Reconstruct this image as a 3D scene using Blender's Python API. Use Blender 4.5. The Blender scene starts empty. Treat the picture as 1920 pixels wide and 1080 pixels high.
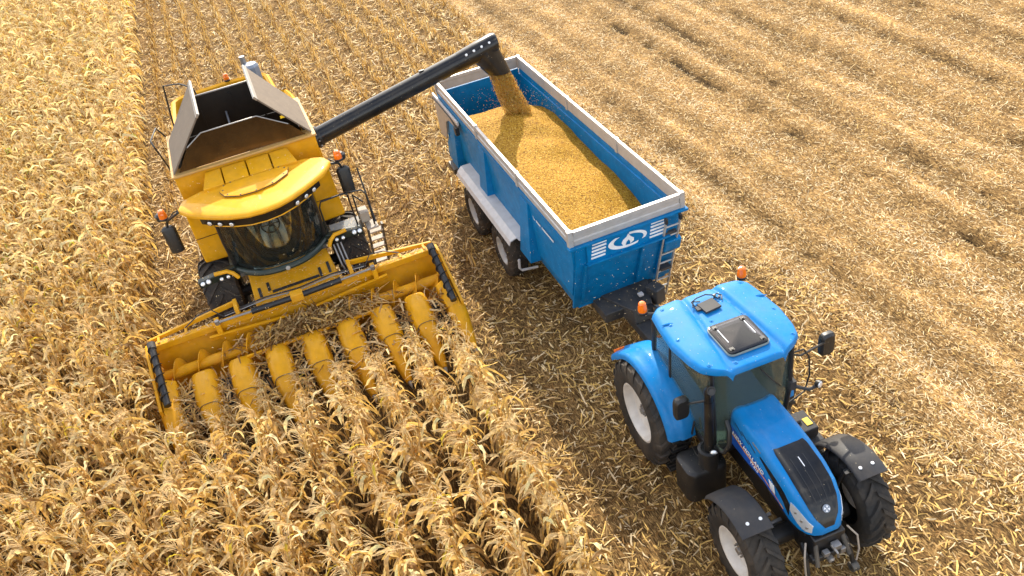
import bpy, bmesh, math, random
import numpy as np
from mathutils import Matrix, Vector
from math import pi, sin, cos, radians as rad

# ------------------------------------------------------------------ camera, world, sun, exposure
S = bpy.context.scene
COL = S.collection
F_PX = 1541.01
CAM = np.array([12.2491, 0.5256, 11.3099])
RX = np.array([0.372585, 0.915678, -0.150714]); UX = np.array([-0.523366, 0.341453, 0.780703]); FX = np.array([-0.766334, 0.212, -0.606455])
cam = bpy.data.cameras.new('camera'); co = bpy.data.objects.new('camera', cam); COL.objects.link(co)
m = Matrix.Identity(4)
for i in range(3):
    m[i][0], m[i][1], m[i][2], m[i][3] = RX[i], UX[i], -FX[i], CAM[i]
co.matrix_world = m
cam.sensor_width = 36; cam.lens = 36*F_PX/1920; cam.clip_end = 2000; cam.clip_start = .1
S.camera = co

SUN_EL = rad(35.5); SUN_AZ = math.atan2(.315, -.95)     # direction towards the sun
sv = Vector((cos(SUN_EL)*cos(SUN_AZ), cos(SUN_EL)*sin(SUN_AZ), sin(SUN_EL)))
S.world = bpy.data.worlds.new('World'); S.world.use_nodes = True
wn = S.world.node_tree.nodes; wl = S.world.node_tree.links
bg = wn['Background']; sky = wn.new('ShaderNodeTexSky'); sky.sky_type = 'NISHITA'
sky.sun_disc = False; sky.sun_elevation = SUN_EL; sky.sun_rotation = math.atan2(sv.x, sv.y)
sky.air_density = 1.0; sky.dust_density = 1.6; sky.ozone_density = .6
bg.inputs[1].default_value = 0.15
# broken fair-weather cloud over the whole dome, the same in every direction (mirrored in the paint of the tractor)
wt = wn.new('ShaderNodeTexCoord'); wsx = wn.new('ShaderNodeSeparateXYZ'); wl.new(wt.outputs['Generated'], wsx.inputs[0])
wz = wn.new('ShaderNodeMath'); wz.operation = 'MAXIMUM'; wl.new(wsx.outputs[2], wz.inputs[0]); wz.inputs[1].default_value = 0
wa = wn.new('ShaderNodeMath'); wa.operation = 'ADD'; wl.new(wz.outputs[0], wa.inputs[0]); wa.inputs[1].default_value = .18
wv = wn.new('ShaderNodeVectorMath'); wv.operation = 'DIVIDE'; wl.new(wt.outputs['Generated'], wv.inputs[0])
wc = wn.new('ShaderNodeCombineXYZ'); [wl.new(wa.outputs[0], wc.inputs[i]) for i in range(3)]; wl.new(wc.outputs[0], wv.inputs[1])
wno = wn.new('ShaderNodeTexNoise'); wno.inputs['Scale'].default_value = 1.7; wno.inputs['Detail'].default_value = 7; wno.inputs['Roughness'].default_value = .55; wl.new(wv.outputs[0], wno.inputs['Vector'])
wr = wn.new('ShaderNodeMapRange'); wl.new(wno.outputs['Fac'], wr.inputs[0]); wr.inputs[1].default_value = .43; wr.inputs[2].default_value = .60; wr.inputs[4].default_value = .9
wm = wn.new('ShaderNodeMix'); wm.data_type = 'RGBA'; wl.new(wr.outputs[0], wm.inputs[0]); wl.new(sky.outputs[0], wm.inputs[6]); wm.inputs[7].default_value = (10.0, 9.6, 9.1, 1)
wl.new(wm.outputs[2], bg.inputs[0])
sl = bpy.data.lights.new('sun', 'SUN'); sl.energy = 3.1; sl.angle = rad(.53); sl.color = (1, .92, .77)
so = bpy.data.objects.new('sun', sl); COL.objects.link(so); so.rotation_euler = sv.to_track_quat('Z', 'Y').to_euler(); so.location = (0, 0, 40)
S.view_settings.view_transform = 'Standard'; S.view_settings.look = 'None'
S.view_settings.exposure = 1.25; S.view_settings.gamma = 1.0; S.view_settings.use_curve_mapping = False
S.cycles.max_bounces = 6; S.cycles.diffuse_bounces = 3; S.cycles.glossy_bounces = 3; S.cycles.transmission_bounces = 4; S.cycles.transparent_max_bounces = 8
S.cycles.use_denoising = True

def proj(p):
    """photo pixel (1920 wide) of world points, for culling only"""
    q = np.asarray(p, float) - CAM
    z = q @ FX
    return 960 + F_PX*(q @ RX)/z, 540 - F_PX*(q @ UX)/z, z

# ------------------------------------------------------------------ helpers
def tag(o, label=None, cat=None, group=None, kind=None):
    if label: o['label'] = label
    if cat: o['category'] = cat
    if group: o['group'] = group
    if kind: o['kind'] = kind
    return o

def empty(name, loc=(0, 0, 0), rz=0):
    o = bpy.data.objects.new(name, None); COL.objects.link(o)
    o.location = loc; o.rotation_euler = (0, 0, rz); o.empty_display_size = .2
    return o

class MB:
    def __init__(s): s.v = []; s.f = []
    def add(s, vs, fs):
        n = len(s.v); s.v += [tuple(map(float, p)) for p in vs]; s.f += [tuple(i+n for i in f) for f in fs]; return s
    def box(s, c, d, rot=None):
        x, y, z = d[0]/2, d[1]/2, d[2]/2
        P = [Vector(p) for p in ((-x,-y,-z),(x,-y,-z),(x,y,-z),(-x,y,-z),(-x,-y,z),(x,-y,z),(x,y,z),(-x,y,z))]
        if rot is not None:
            r = rot if isinstance(rot, Matrix) else Matrix.Rotation(rot[2],3,'Z') @ Matrix.Rotation(rot[1],3,'Y') @ Matrix.Rotation(rot[0],3,'X')
            P = [r @ p for p in P]
        return s.add([p+Vector(c) for p in P], [(0,3,2,1),(4,5,6,7),(0,1,5,4),(1,2,6,5),(2,3,7,6),(3,0,4,7)])
    def hexa(s, a, b):
        """two quads a (bottom) and b (top), same winding"""
        return s.add(list(a)+list(b), [(3,2,1,0),(4,5,6,7),(0,1,5,4),(1,2,6,5),(2,3,7,6),(3,0,4,7)])
    def loft(s, secs, cap=True, closed=True):
        n = len(secs[0]); vs = [p for q in secs for p in q]; fs = []
        for i in range(len(secs)-1):
            for j in range(n if closed else n-1):
                k = (j+1) % n
                fs.append((i*n+j, i*n+k, (i+1)*n+k, (i+1)*n+j))
        if cap and closed:
            fs.append(tuple(range(n-1, -1, -1))); fs.append(tuple((len(secs)-1)*n+j for j in range(n)))
        return s.add(vs, fs)
    def prism(s, poly, axis, a, b):
        """2-D polygon pushed along an axis: 'x' -> poly is (y,z), 'y' -> (x,z), 'z' -> (x,y)"""
        g = {'x': lambda p, t: (t, p[0], p[1]), 'y': lambda p, t: (p[0], t, p[1]), 'z': lambda p, t: (p[0], p[1], t)}[axis]
        return s.loft([[g(p, a) for p in poly], [g(p, b) for p in poly]])
    def tube(s, pts, r, n=8, cap=True):
        pts = [Vector(p) for p in pts]; R = r if hasattr(r, '__len__') else [r]*len(pts)
        secs = []; u = None
        for i, p in enumerate(pts):
            d = (pts[min(i+1, len(pts)-1)] - pts[max(i-1, 0)]).normalized()
            if u is None:
                u = d.cross(Vector((0, 0, 1)) if abs(d.z) < .9 else Vector((1, 0, 0))).normalized()
            else:
                u = (u - d*u.dot(d)).normalized()
            w = d.cross(u)
            secs.append([p + (u*cos(2*pi*k/n) + w*sin(2*pi*k/n))*R[i] for k in range(n)])
        return s.loft(secs, cap)
    def lathe(s, prof, o=(0, 0, 0), axis=(0, 1, 0), n=32, closed=False):
        """prof: (radius, distance along axis)"""
        o = Vector(o); a = Vector(axis).normalized(); u = a.orthogonal().normalized(); w = a.cross(u)
        m_ = len(prof); vs = []; fs = []
        for k in range(n):
            t = 2*pi*k/n; e = u*cos(t)+w*sin(t)
            vs += [o + a*h + e*r for r, h in prof]
        for k in range(n):
            q = (k+1) % n
            for i in range(m_ if closed else m_-1):
                j = (i+1) % m_
                fs.append((k*m_+i, q*m_+i, q*m_+j, k*m_+j))
        return s.add(vs, fs)
    def sheet(s, G, t):
        """grid of points G[i][j] thickened by the vector field / number t (downwards in z when a number)"""
        nu, nv = len(G), len(G[0]); A = [Vector(p) for r in G for p in r]
        T = Vector((0, 0, -t)) if not hasattr(t, '__len__') else Vector(t)
        B = [p+T for p in A]; N = nu*nv; fs = []
        for i in range(nu-1):
            for j in range(nv-1):
                a = i*nv+j
                fs.append((a, a+1, a+nv+1, a+nv)); fs.append((N+a, N+a+nv, N+a+nv+1, N+a+1))
        ring = [j for j in range(nv)] + [i*nv+nv-1 for i in range(1, nu)] + [(nu-1)*nv+j for j in range(nv-2, -1, -1)] + [i*nv for i in range(nu-2, 0, -1)]
        for k in range(len(ring)):
            a, b = ring[k], ring[(k+1) % len(ring)]
            fs.append((b, a, N+a, N+b))
        return s.add(A+B, fs)
    def mesh(s, name):
        me = bpy.data.meshes.new(name); me.from_pydata(s.v, [], s.f)
        bm = bmesh.new(); bm.from_mesh(me); bmesh.ops.recalc_face_normals(bm, faces=bm.faces); bm.to_mesh(me); bm.free()
        return me
    def build(s, name, mat, parent=None, bevel=0, angle=35, seg=2):
        me = s.mesh(name); me.materials.append(mat)
        me.shade_smooth(); me.set_sharp_from_angle(angle=rad(angle))
        o = bpy.data.objects.new(name, me); COL.objects.link(o); o.parent = parent
        if bevel:
            b = o.modifiers.new('bevel', 'BEVEL'); b.width = bevel; b.segments = seg; b.limit_method = 'ANGLE'; b.angle_limit = rad(30); b.harden_normals = True
        return o

def rrect(x0, x1, y0, y1, r, n=4):
    P = []
    for cx, cy, a in ((x1-r, y1-r, 0), (x0+r, y1-r, pi/2), (x0+r, y0+r, pi), (x1-r, y0+r, 1.5*pi)):
        P += [(cx+r*cos(a+pi/2*k/n), cy+r*sin(a+pi/2*k/n)) for k in range(n+1)]
    return P

def np_mesh(name, V, Q, colors=None, mat=None):
    """fast mesh from arrays: V (n,3), Q (m,4) quads, colours per vertex"""
    me = bpy.data.meshes.new(name); V = np.asarray(V, np.float32); Q = np.asarray(Q, np.int32)
    me.vertices.add(len(V)); me.vertices.foreach_set('co', V.ravel())
    me.loops.add(Q.size); me.loops.foreach_set('vertex_index', Q.ravel())
    me.polygons.add(len(Q)); me.polygons.foreach_set('loop_start', np.arange(0, Q.size, 4, dtype=np.int32))
    if colors is not None:
        ca = me.color_attributes.new('col', 'FLOAT_COLOR', 'POINT')
        c4 = np.ones((len(V), 4), np.float32); c4[:, :3] = colors; ca.data.foreach_set('color', c4.ravel())
    me.update(calc_edges=True); me.validate()
    me.shade_smooth()
    if mat: me.materials.append(mat)
    return me

def link(name, me, parent=None):
    o = bpy.data.objects.new(name, me); COL.objects.link(o); o.parent = parent; return o

def copy_tree(o, parent=None):
    c = o.copy(); COL.objects.link(c); c.parent = parent
    for ch in list(o.children): copy_tree(ch, c)
    return c

def arc(cx, cz, r, a0, a1, n):
    return [(cx+r*cos(rad(a0+(a1-a0)*k/n)), cz+r*sin(rad(a0+(a1-a0)*k/n))) for k in range(n+1)]

# ------------------------------------------------------------------ materials
def nodes(name):
    m = bpy.data.materials.new(name); m.use_nodes = True
    t = m.node_tree; return m, t.nodes, t.links, t.nodes['Principled BSDF']

def MAT(name, col, rough=.5, metal=0., coat=0., var=.12, dust=.25, specks=.5, bump=0., scale=6., dustcol=(.42, .31, .17), spec=.5):
    """solid stuff with worn colour, dust film and chaff specks of its own"""
    m, N, L, b = nodes(name)
    tc = N.new('ShaderNodeTexCoord'); n1 = N.new('ShaderNodeTexNoise'); n1.inputs['Scale'].default_value = scale; n1.inputs['Detail'].default_value = 6
    L.new(tc.outputs['Object'], n1.inputs['Vector'])
    r1 = N.new('ShaderNodeMapRange'); L.new(n1.outputs['Fac'], r1.inputs[0]); r1.inputs[1].default_value = .3; r1.inputs[2].default_value = .7
    mx = N.new('ShaderNodeMix'); mx.data_type = 'RGBA'; L.new(r1.outputs[0], mx.inputs[0])
    mx.inputs[6].default_value = (*[c*(1-var) for c in col], 1); mx.inputs[7].default_value = (*[min(1, c*(1+var*.5)) for c in col], 1)
    out = mx.outputs[2]
    if dust > 0:
        n2 = N.new('ShaderNodeTexNoise'); n2.inputs['Scale'].default_value = 2.3; n2.inputs['Detail'].default_value = 10; n2.inputs['Roughness'].default_value = .75
        L.new(tc.outputs['Object'], n2.inputs['Vector'])
        r2 = N.new('ShaderNodeMapRange'); L.new(n2.outputs['Fac'], r2.inputs[0]); r2.inputs[1].default_value = .42; r2.inputs[2].default_value = .8; r2.inputs[4].default_value = dust
        m2 = N.new('ShaderNodeMix'); m2.data_type = 'RGBA'; L.new(r2.outputs[0], m2.inputs[0]); L.new(out, m2.inputs[6]); m2.inputs[7].default_value = (*dustcol, 1)
        out = m2.outputs[2]
        ro = N.new('ShaderNodeMapRange'); L.new(r2.outputs[0], ro.inputs[0]); ro.inputs[3].default_value = rough; ro.inputs[4].default_value = min(1, rough+.5)
        L.new(ro.outputs[0], b.inputs['Roughness'])
    else:
        b.inputs['Roughness'].default_value = rough
    if specks > 0:
        vo = N.new('ShaderNodeTexVoronoi'); vo.inputs['Scale'].default_value = 34; L.new(tc.outputs['Object'], vo.inputs['Vector'])
        r3 = N.new('ShaderNodeMapRange'); L.new(vo.outputs['Distance'], r3.inputs[0]); r3.inputs[1].default_value = .16; r3.inputs[2].default_value = .11
        sp = N.new('ShaderNodeSeparateColor'); L.new(vo.outputs['Color'], sp.inputs[0])
        gt = N.new('ShaderNodeMath'); gt.operation = 'GREATER_THAN'; L.new(sp.outputs[0], gt.inputs[0]); gt.inputs[1].default_value = 1-.28*specks
        mu = N.new('ShaderNodeMath'); mu.operation = 'MULTIPLY'; L.new(gt.outputs[0], mu.inputs[0]); L.new(r3.outputs[0], mu.inputs[1])
        m3 = N.new('ShaderNodeMix'); m3.data_type = 'RGBA'; L.new(mu.outputs[0], m3.inputs[0]); L.new(out, m3.inputs[6]); m3.inputs[7].default_value = (.62, .5, .32, 1)
        out = m3.outputs[2]
    L.new(out, b.inputs['Base Color'])
    b.inputs['Metallic'].default_value = metal; b.inputs['Specular IOR Level'].default_value = spec
    if coat: b.inputs['Coat Weight'].default_value = coat; b.inputs['Coat Roughness'].default_value = .035
    if bump:
        n3 = N.new('ShaderNodeTexNoise'); n3.inputs['Scale'].default_value = 40; n3.inputs['Detail'].default_value = 4; L.new(tc.outputs['Object'], n3.inputs['Vector'])
        bp = N.new('ShaderNodeBump'); bp.inputs['Strength'].default_value = bump; bp.inputs['Distance'].default_value = .01
        L.new(n3.outputs['Fac'], bp.inputs['Height']); L.new(bp.outputs[0], b.inputs['Normal'])
    return m

def GLASS(name, tint, film=.0):
    m, N, L, b = nodes(name); N.remove(b)
    tr = N.new('ShaderNodeBsdfTransparent'); tr.inputs[0].default_value = (*tint, 1)
    gl = N.new('ShaderNodeBsdfGlossy'); gl.inputs['Roughness'].default_value = .02; gl.inputs[0].default_value = (1, 1, 1, 1)
    fr = N.new('ShaderNodeFresnel'); fr.inputs[0].default_value = 1.5
    mx = N.new('ShaderNodeMixShader'); L.new(fr.outputs[0], mx.inputs[0]); L.new(tr.outputs[0], mx.inputs[1]); L.new(gl.outputs[0], mx.inputs[2])
    df = N.new('ShaderNodeBsdfDiffuse'); df.inputs[0].default_value = (.55, .66, .62, 1)      # thin dust film on the pane
    m2 = N.new('ShaderNodeMixShader'); m2.inputs[0].default_value = film; L.new(mx.outputs[0], m2.inputs[1]); L.new(df.outputs[0], m2.inputs[2])
    L.new(m2.outputs[0], N['Material Output'].inputs[0]); return m

def LEAF(name, transl=.35, rough=.6, spec=.25, gain=1.0, tint=(1.0, .95, .72)):
    """dry plant matter, colour from the piece's own colour attribute"""
    m, N, L, b = nodes(name)
    at = N.new('ShaderNodeAttribute'); at.attribute_name = 'col'
    tc = N.new('ShaderNodeTexCoord'); nz = N.new('ShaderNodeTexNoise'); nz.inputs['Scale'].default_value = 22; nz.inputs['Detail'].default_value = 4
    L.new(tc.outputs['Object'], nz.inputs['Vector'])
    mr = N.new('ShaderNodeMapRange'); L.new(nz.outputs['Fac'], mr.inputs[0]); mr.inputs[1].default_value = .3; mr.inputs[2].default_value = .7; mr.inputs[3].default_value = .72*gain; mr.inputs[4].default_value = 1.18*gain
    vm = N.new('ShaderNodeVectorMath'); vm.operation = 'SCALE'; L.new(at.outputs['Color'], vm.inputs[0]); L.new(mr.outputs[0], vm.inputs['Scale'])
    L.new(vm.outputs[0], b.inputs['Base Color']); b.inputs['Roughness'].default_value = rough; b.inputs['Specular IOR Level'].default_value = spec
    if transl:
        tl = N.new('ShaderNodeBsdfTranslucent'); vt = N.new('ShaderNodeVectorMath'); vt.operation = 'MULTIPLY'; vt.inputs[1].default_value = tint
        L.new(vm.outputs[0], vt.inputs[0]); L.new(vt.outputs[0], tl.inputs[0])
        mx = N.new('ShaderNodeMixShader'); mx.inputs[0].default_value = transl
        L.new(b.outputs[0], mx.inputs[1]); L.new(tl.outputs[0], mx.inputs[2]); L.new(mx.outputs[0], N['Material Output'].inputs[0])
    return m

M = {}
M['yellow'] = MAT('yellow paint', (.68, .32, .005), .5, coat=.2, dust=.16, specks=.35, spec=.12)
M['yellow_old'] = MAT('yellow paint, dusty', (.68, .315, .006), .55, coat=.08, dust=.24, specks=.9, spec=.12)
M['rim_yellow'] = MAT('tank rim dusty orange', (.50, .27, .06), .5, dust=.6, specks=.3)
M['blue'] = MAT('tractor blue paint', (.003, .175, .46), .5, coat=.24, var=.08, dust=.10, specks=.3, spec=.08)
M['tblue'] = MAT('trailer blue paint', (.0003, .155, .37), .5, coat=.16, var=.18, dust=.02, specks=.45, spec=.1)
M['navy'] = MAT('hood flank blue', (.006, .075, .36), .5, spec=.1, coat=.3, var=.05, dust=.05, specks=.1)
M['black'] = MAT('black plastic', (.012, .012, .013), .42, dust=.06, specks=.35)
M['gloss'] = MAT('gloss black', (.007, .007, .008), .3, coat=.3, dust=.06, specks=.35, spec=.25)
M['darkgreen'] = MAT('dark green-black panel', (.008, .02, .016), .4, dust=.08, specks=.3)
M['guard'] = MAT('dark grey plastic guard', (.035, .035, .038), .55, dust=.1, specks=.1, spec=.2)
M['rubber'] = MAT('tyre rubber', (.026, .024, .022), .75, dust=.75, specks=.0, bump=.35, dustcol=(.12, .09, .06), spec=.3)
M['rubber_dusty'] = MAT('dusty tyre rubber', (.03, .026, .022), .8, dust=.8, specks=.6, bump=.35, dustcol=(.14, .10, .065), spec=.3)
M['rim'] = MAT('white-grey wheel paint', (.68, .65, .60), .4, dust=.35, specks=0)
M['rimgrey'] = MAT('grey wheel paint', (.48, .48, .47), .4, dust=.4, specks=0)
M['alu'] = MAT('aluminium board', (.46, .44, .42), .45, metal=.35, dust=.35, specks=0, dustcol=(.42, .34, .26))
M['steel'] = MAT('bare steel', (.30, .29, .28), .4, metal=.7, dust=.3, specks=.1)
M['dsteel'] = MAT('dark steel', (.06, .058, .055), .5, metal=.3, dust=.3, specks=.4)
M['chassis'] = MAT('dark grey chassis paint', (.035, .036, .04), .5, dust=.2, specks=.2)
M['greyguard'] = MAT('pale grey mudguard', (.52, .50, .49), .45, dust=.25, specks=.2)
M['dirty'] = MAT('dusty brown grey sheet', (.33, .28, .23), .6, dust=.6, specks=.2)
M['flap'] = MAT('brown grey tank cover', (.15, .115, .085), .6, dust=.35, specks=.15, dustcol=(.26, .2, .14), spec=.15)
M['mirror_panel'] = MAT('dark glossy tank extension', (.085, .05, .02), .09, metal=.75, dust=.10, specks=.35)
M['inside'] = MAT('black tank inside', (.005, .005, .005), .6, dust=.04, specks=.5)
M['white'] = MAT('white', (.80, .80, .80), .4, dust=.08, specks=0)
M['orange_strip'] = MAT('orange strip', (.80, .30, .01), .4, dust=0, specks=0)
M['label_yellow'] = MAT('yellow sticker', (.80, .55, .02), .4, dust=.05, specks=0)
M['label_orange'] = MAT('orange sticker', (.72, .33, .02), .4, dust=.1, specks=0)
M['lens'] = MAT('orange beacon lens', (.85, .16, .004), .12, coat=.5, dust=.04, specks=.1)
M['lamp'] = MAT('clear lamp', (.75, .75, .74), .12, metal=.4, coat=.8, dust=.05, specks=0)
M['bluegrey'] = MAT('blue grey metal duct', (.22, .25, .30), .4, metal=.2, dust=.2, specks=.1)
M['seat'] = MAT('seat cloth', (.10, .13, .15), .8, dust=.1, specks=0)
M['cabgrey'] = MAT('cab trim', (.20, .24, .23), .6, dust=.05, specks=0)
M['jeans'] = MAT('faded jeans', (.46, .52, .58), .85, dust=.05, specks=0)
M['shirt'] = MAT('shirt', (.30, .22, .14), .85, dust=0, specks=0)
M['skin'] = MAT('skin', (.52, .30, .21), .55, dust=0, specks=0)
M['hair'] = MAT('hair', (.03, .02, .012), .6, dust=0, specks=0)
M['glass'] = GLASS('clear green glass', (.86, .96, .92), .035)
M['glass_dark'] = GLASS('cab glass', (.80, .82, .77), .01)
M['smoked'] = GLASS('smoked glass', (.30, .30, .32))
M['leaf'] = LEAF('dry corn leaf', .45, .55, .16)
M['kernel'] = LEAF('falling kernels', .6, .6, .05, 1.2, (1, 1, 1))
M['straw'] = LEAF('straw', .2, .7, .08)

# ------------------------------------------------------------------ the field: x runs along the rows, the machines drive towards +x
rng = np.random.default_rng(11)
ROW = .75
RUTS = ((13.62, 1), (15.1, .9), (17.4, .7), (19.6, .7), (10.62, .6), (22.0, .6))
def rut_y(x, c): return c + .03*np.sin(x*.43+c) + .02*np.sin(x*1.13+2*c)
def rut_on(x, c): return np.clip(.42+.55*np.sin(x*.37+c*5)+.45*np.sin(x*1.19+c*2.3)+.35*np.sin(x*3.1+c*7)+.3*np.sin(x*7.3+c), 0, 1)
def ground_z(x, y):
    z = .018*np.cos(2*pi*(y-.375)/ROW)*((y < 9.4))
    for c, a in RUTS:
        q = y-rut_y(x, c); z = z - .15*a*np.exp(-(q/.12)**2)*(.25+.75*rut_on(x, c)) + .045*a*np.exp(-((q-.35)/.22)**2)
    z = z + .02*np.sin(x*2.1+1.7*np.sin(y*1.3))*np.sin(y*2.7+x*.4) + .012*np.sin(x*5.3+y*3.1)
    return z - .03
gx = np.concatenate([[-500, -250, -140, -90, -60], np.arange(-48, 15, .25), [17, 22, 40, 90, 200, 500]])
gy = np.concatenate([[-500, -200, -90, -50, -36], np.arange(-30, 26, .15), [28, 34, 50, 100, 250, 500]])
GX, GY = np.meshgrid(gx, gy, indexing='ij'); fade = np.clip(1-(np.maximum(np.abs(GX+17)-33, 0)+np.maximum(np.abs(GY+2)-29, 0))/6, 0, 1)
GZ = ground_z(GX, GY)*fade - .03*(1-fade)
nx, ny = len(gx), len(gy)
ii = (np.arange(nx-1)[:, None]*ny + np.arange(ny-1)[None, :]).ravel()
gq = np.stack([ii, ii+ny, ii+ny+1, ii+1], 1)

def ground_mat():
    m, N, L, b = nodes('chopped straw over soil')
    tc = N.new('ShaderNodeTexCoord')
    def noise(scale, detail=4, rough=.6, sc=None, rz=0):
        n = N.new('ShaderNodeTexNoise'); n.inputs['Scale'].default_value = scale; n.inputs['Detail'].default_value = detail; n.inputs['Roughness'].default_value = rough
        src = tc.outputs['Object']
        if sc:
            mp = N.new('ShaderNodeMapping'); mp.inputs['Scale'].default_value = sc; mp.inputs['Rotation'].default_value = (0, 0, rz); L.new(src, mp.inputs[0]); src = mp.outputs[0]
        L.new(src, n.inputs['Vector']); return n.outputs['Fac']
    def math_(op, a, c):
        q = N.new('ShaderNodeMath'); q.operation = op
        for i, v in enumerate((a, c)):
            if isinstance(v, (int, float)): q.inputs[i].default_value = v
            else: L.new(v, q.inputs[i])
        return q.outputs[0]
    s1 = noise(9, 3, .6, (1, 5, 1), .4); s2 = noise(9, 3, .6, (1, 5, 1), 1.5); s3 = noise(9, 3, .6, (1, 5, 1), 2.6)
    st = math_('MAXIMUM', math_('MAXIMUM', s1, s2), s3)
    cr = N.new('ShaderNodeValToRGB'); L.new(st, cr.inputs[0]); e = cr.color_ramp.elements
    e[0].position = .42; e[0].color = (.04, .023, .011, 1); e[1].position = .78; e[1].color = (.60, .42, .19, 1)
    q = e.new(.54); q.color = (.16, .095, .038, 1); q = e.new(.62); q.color = (.34, .21, .08, 1)
    pn = noise(1.1, 5, .65)
    cr2 = N.new('ShaderNodeValToRGB'); L.new(pn, cr2.inputs[0]); e = cr2.color_ramp.elements
    e[0].position = .35; e[0].color = (.62, .60, .58, 1); e[1].position = .68; e[1].color = (1.12, 1.08, 1.0, 1)
    mx = N.new('ShaderNodeMix'); mx.data_type = 'RGBA'; mx.blend_type = 'MULTIPLY'; mx.inputs[0].default_value = 1; L.new(cr.outputs[0], mx.inputs[6]); L.new(cr2.outputs[0], mx.inputs[7])
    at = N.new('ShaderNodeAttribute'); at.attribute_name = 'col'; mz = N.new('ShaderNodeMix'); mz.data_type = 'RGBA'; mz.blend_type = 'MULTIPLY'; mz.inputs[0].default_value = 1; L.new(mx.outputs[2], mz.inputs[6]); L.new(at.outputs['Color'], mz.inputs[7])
    L.new(mz.outputs[2], b.inputs['Base Color']); b.inputs['Roughness'].default_value = .95; b.inputs['Specular IOR Level'].default_value = .1
    bp = N.new('ShaderNodeBump'); bp.inputs['Strength'].default_value = .8; bp.inputs['Distance'].default_value = .05; L.new(st, bp.inputs['Height']); L.new(bp.outputs[0], b.inputs['Normal'])
    return m
M['ground'] = ground_mat()
def bands(x, y):
    st = sum(a*np.exp(-((y-c-.03*np.sin(x*.8))/w)**2) for c, w, a in ((10.0, .36, 1), (11.3, .14, .55), (12.55, .36, 1), (14.35, .22, .7), (15.9, .18, .5), (16.6, .3, .9), (18.5, .3, .8), (19.1, .15, .5), (20.6, .35, .8), (22.8, .35, .7)))
    st = np.clip(st*(.8+.3*np.sin(x*.63+y)), 0, 1)
    ru = sum(a*np.exp(-((y-rut_y(x, c))/.16)**2)*rut_on(x, c) for c, a in RUTS)
    return st, np.clip(ru, 0, 1)
st_, ru_ = bands(GX.ravel(), GY.ravel()); lane_ = ((GY.ravel() < 9.3) & (GY.ravel() > -3.3))
gt = (1+.70*st_)*(1-.92*ru_)*np.where(GY.ravel() > 9.2, 1.25+.16*np.sin(2*pi*GY.ravel()/.75+.25*np.sin(GX.ravel()*.5))+.12*np.sin(GY.ravel()*2.9), 1.0)
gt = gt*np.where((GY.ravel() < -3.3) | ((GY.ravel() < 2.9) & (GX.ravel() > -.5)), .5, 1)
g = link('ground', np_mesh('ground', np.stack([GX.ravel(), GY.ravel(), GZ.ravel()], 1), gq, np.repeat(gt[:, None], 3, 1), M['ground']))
tag(g, 'harvested corn field soil strewn with straw', 'ground', kind='structure')

# colours of dry corn matter
CREAM = np.array((.86, .66, .35)); GOLD = np.array((.72, .47, .15)); TAN = np.array((.54, .35, .145)); BROWN = np.array((.25, .135, .045)); DARK = np.array((.11, .06, .022)); PALE = np.array((.80, .63, .38))
def pick(n, cols, w):
    w = np.array(w, float); k = rng.choice(len(cols), n, p=w/w.sum()); c = np.stack(cols)[k]
    return c*rng.uniform(.78, 1.15, (n, 1))

def ribbons(P, yaw, Ln, W, z, tilt, bend, C):
    """bent straw or leaf shreds: three cross edges, two quads each"""
    n = len(P); d = np.stack([np.cos(yaw)*np.cos(tilt), np.sin(yaw)*np.cos(tilt), np.sin(tilt)], 1)
    s = np.stack([-np.sin(yaw), np.cos(yaw), rng.uniform(-.6, .6, n)], 1)*(W/2)[:, None]
    c = np.concatenate([P, z[:, None]], 1); V = np.zeros((n, 6, 3))
    for k, t in enumerate((-.5, 0, .5)):
        q = c + d*(Ln*t)[:, None]
        q[:, 2] += bend*(1-(2*t)**2)
        side = s*(1.0 if t == 0 else .55)
        side2 = np.stack([-np.sin(yaw), np.cos(yaw), 0*yaw], 1)*(bend*rng.uniform(-2, 2, n)*(t != 0))[:, None]
        V[:, 2*k] = q - side + side2; V[:, 2*k+1] = q + side + side2
    i = (np.arange(n)*6)[:, None]
    Q = np.concatenate([i+np.array([[0, 2, 3, 1]]), i+np.array([[2, 4, 5, 3]])], 0)
    return V.reshape(-1, 3), Q, np.repeat(C, 6, 0)

def in_view(P, z=0, mg=160):
    u, v, d = proj(np.concatenate([P, np.full((len(P), 1), z)], 1))
    return (u > -mg) & (u < 1920+mg) & (v > -mg) & (v < 1080+mg*1.5) & (d > 1)

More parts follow.
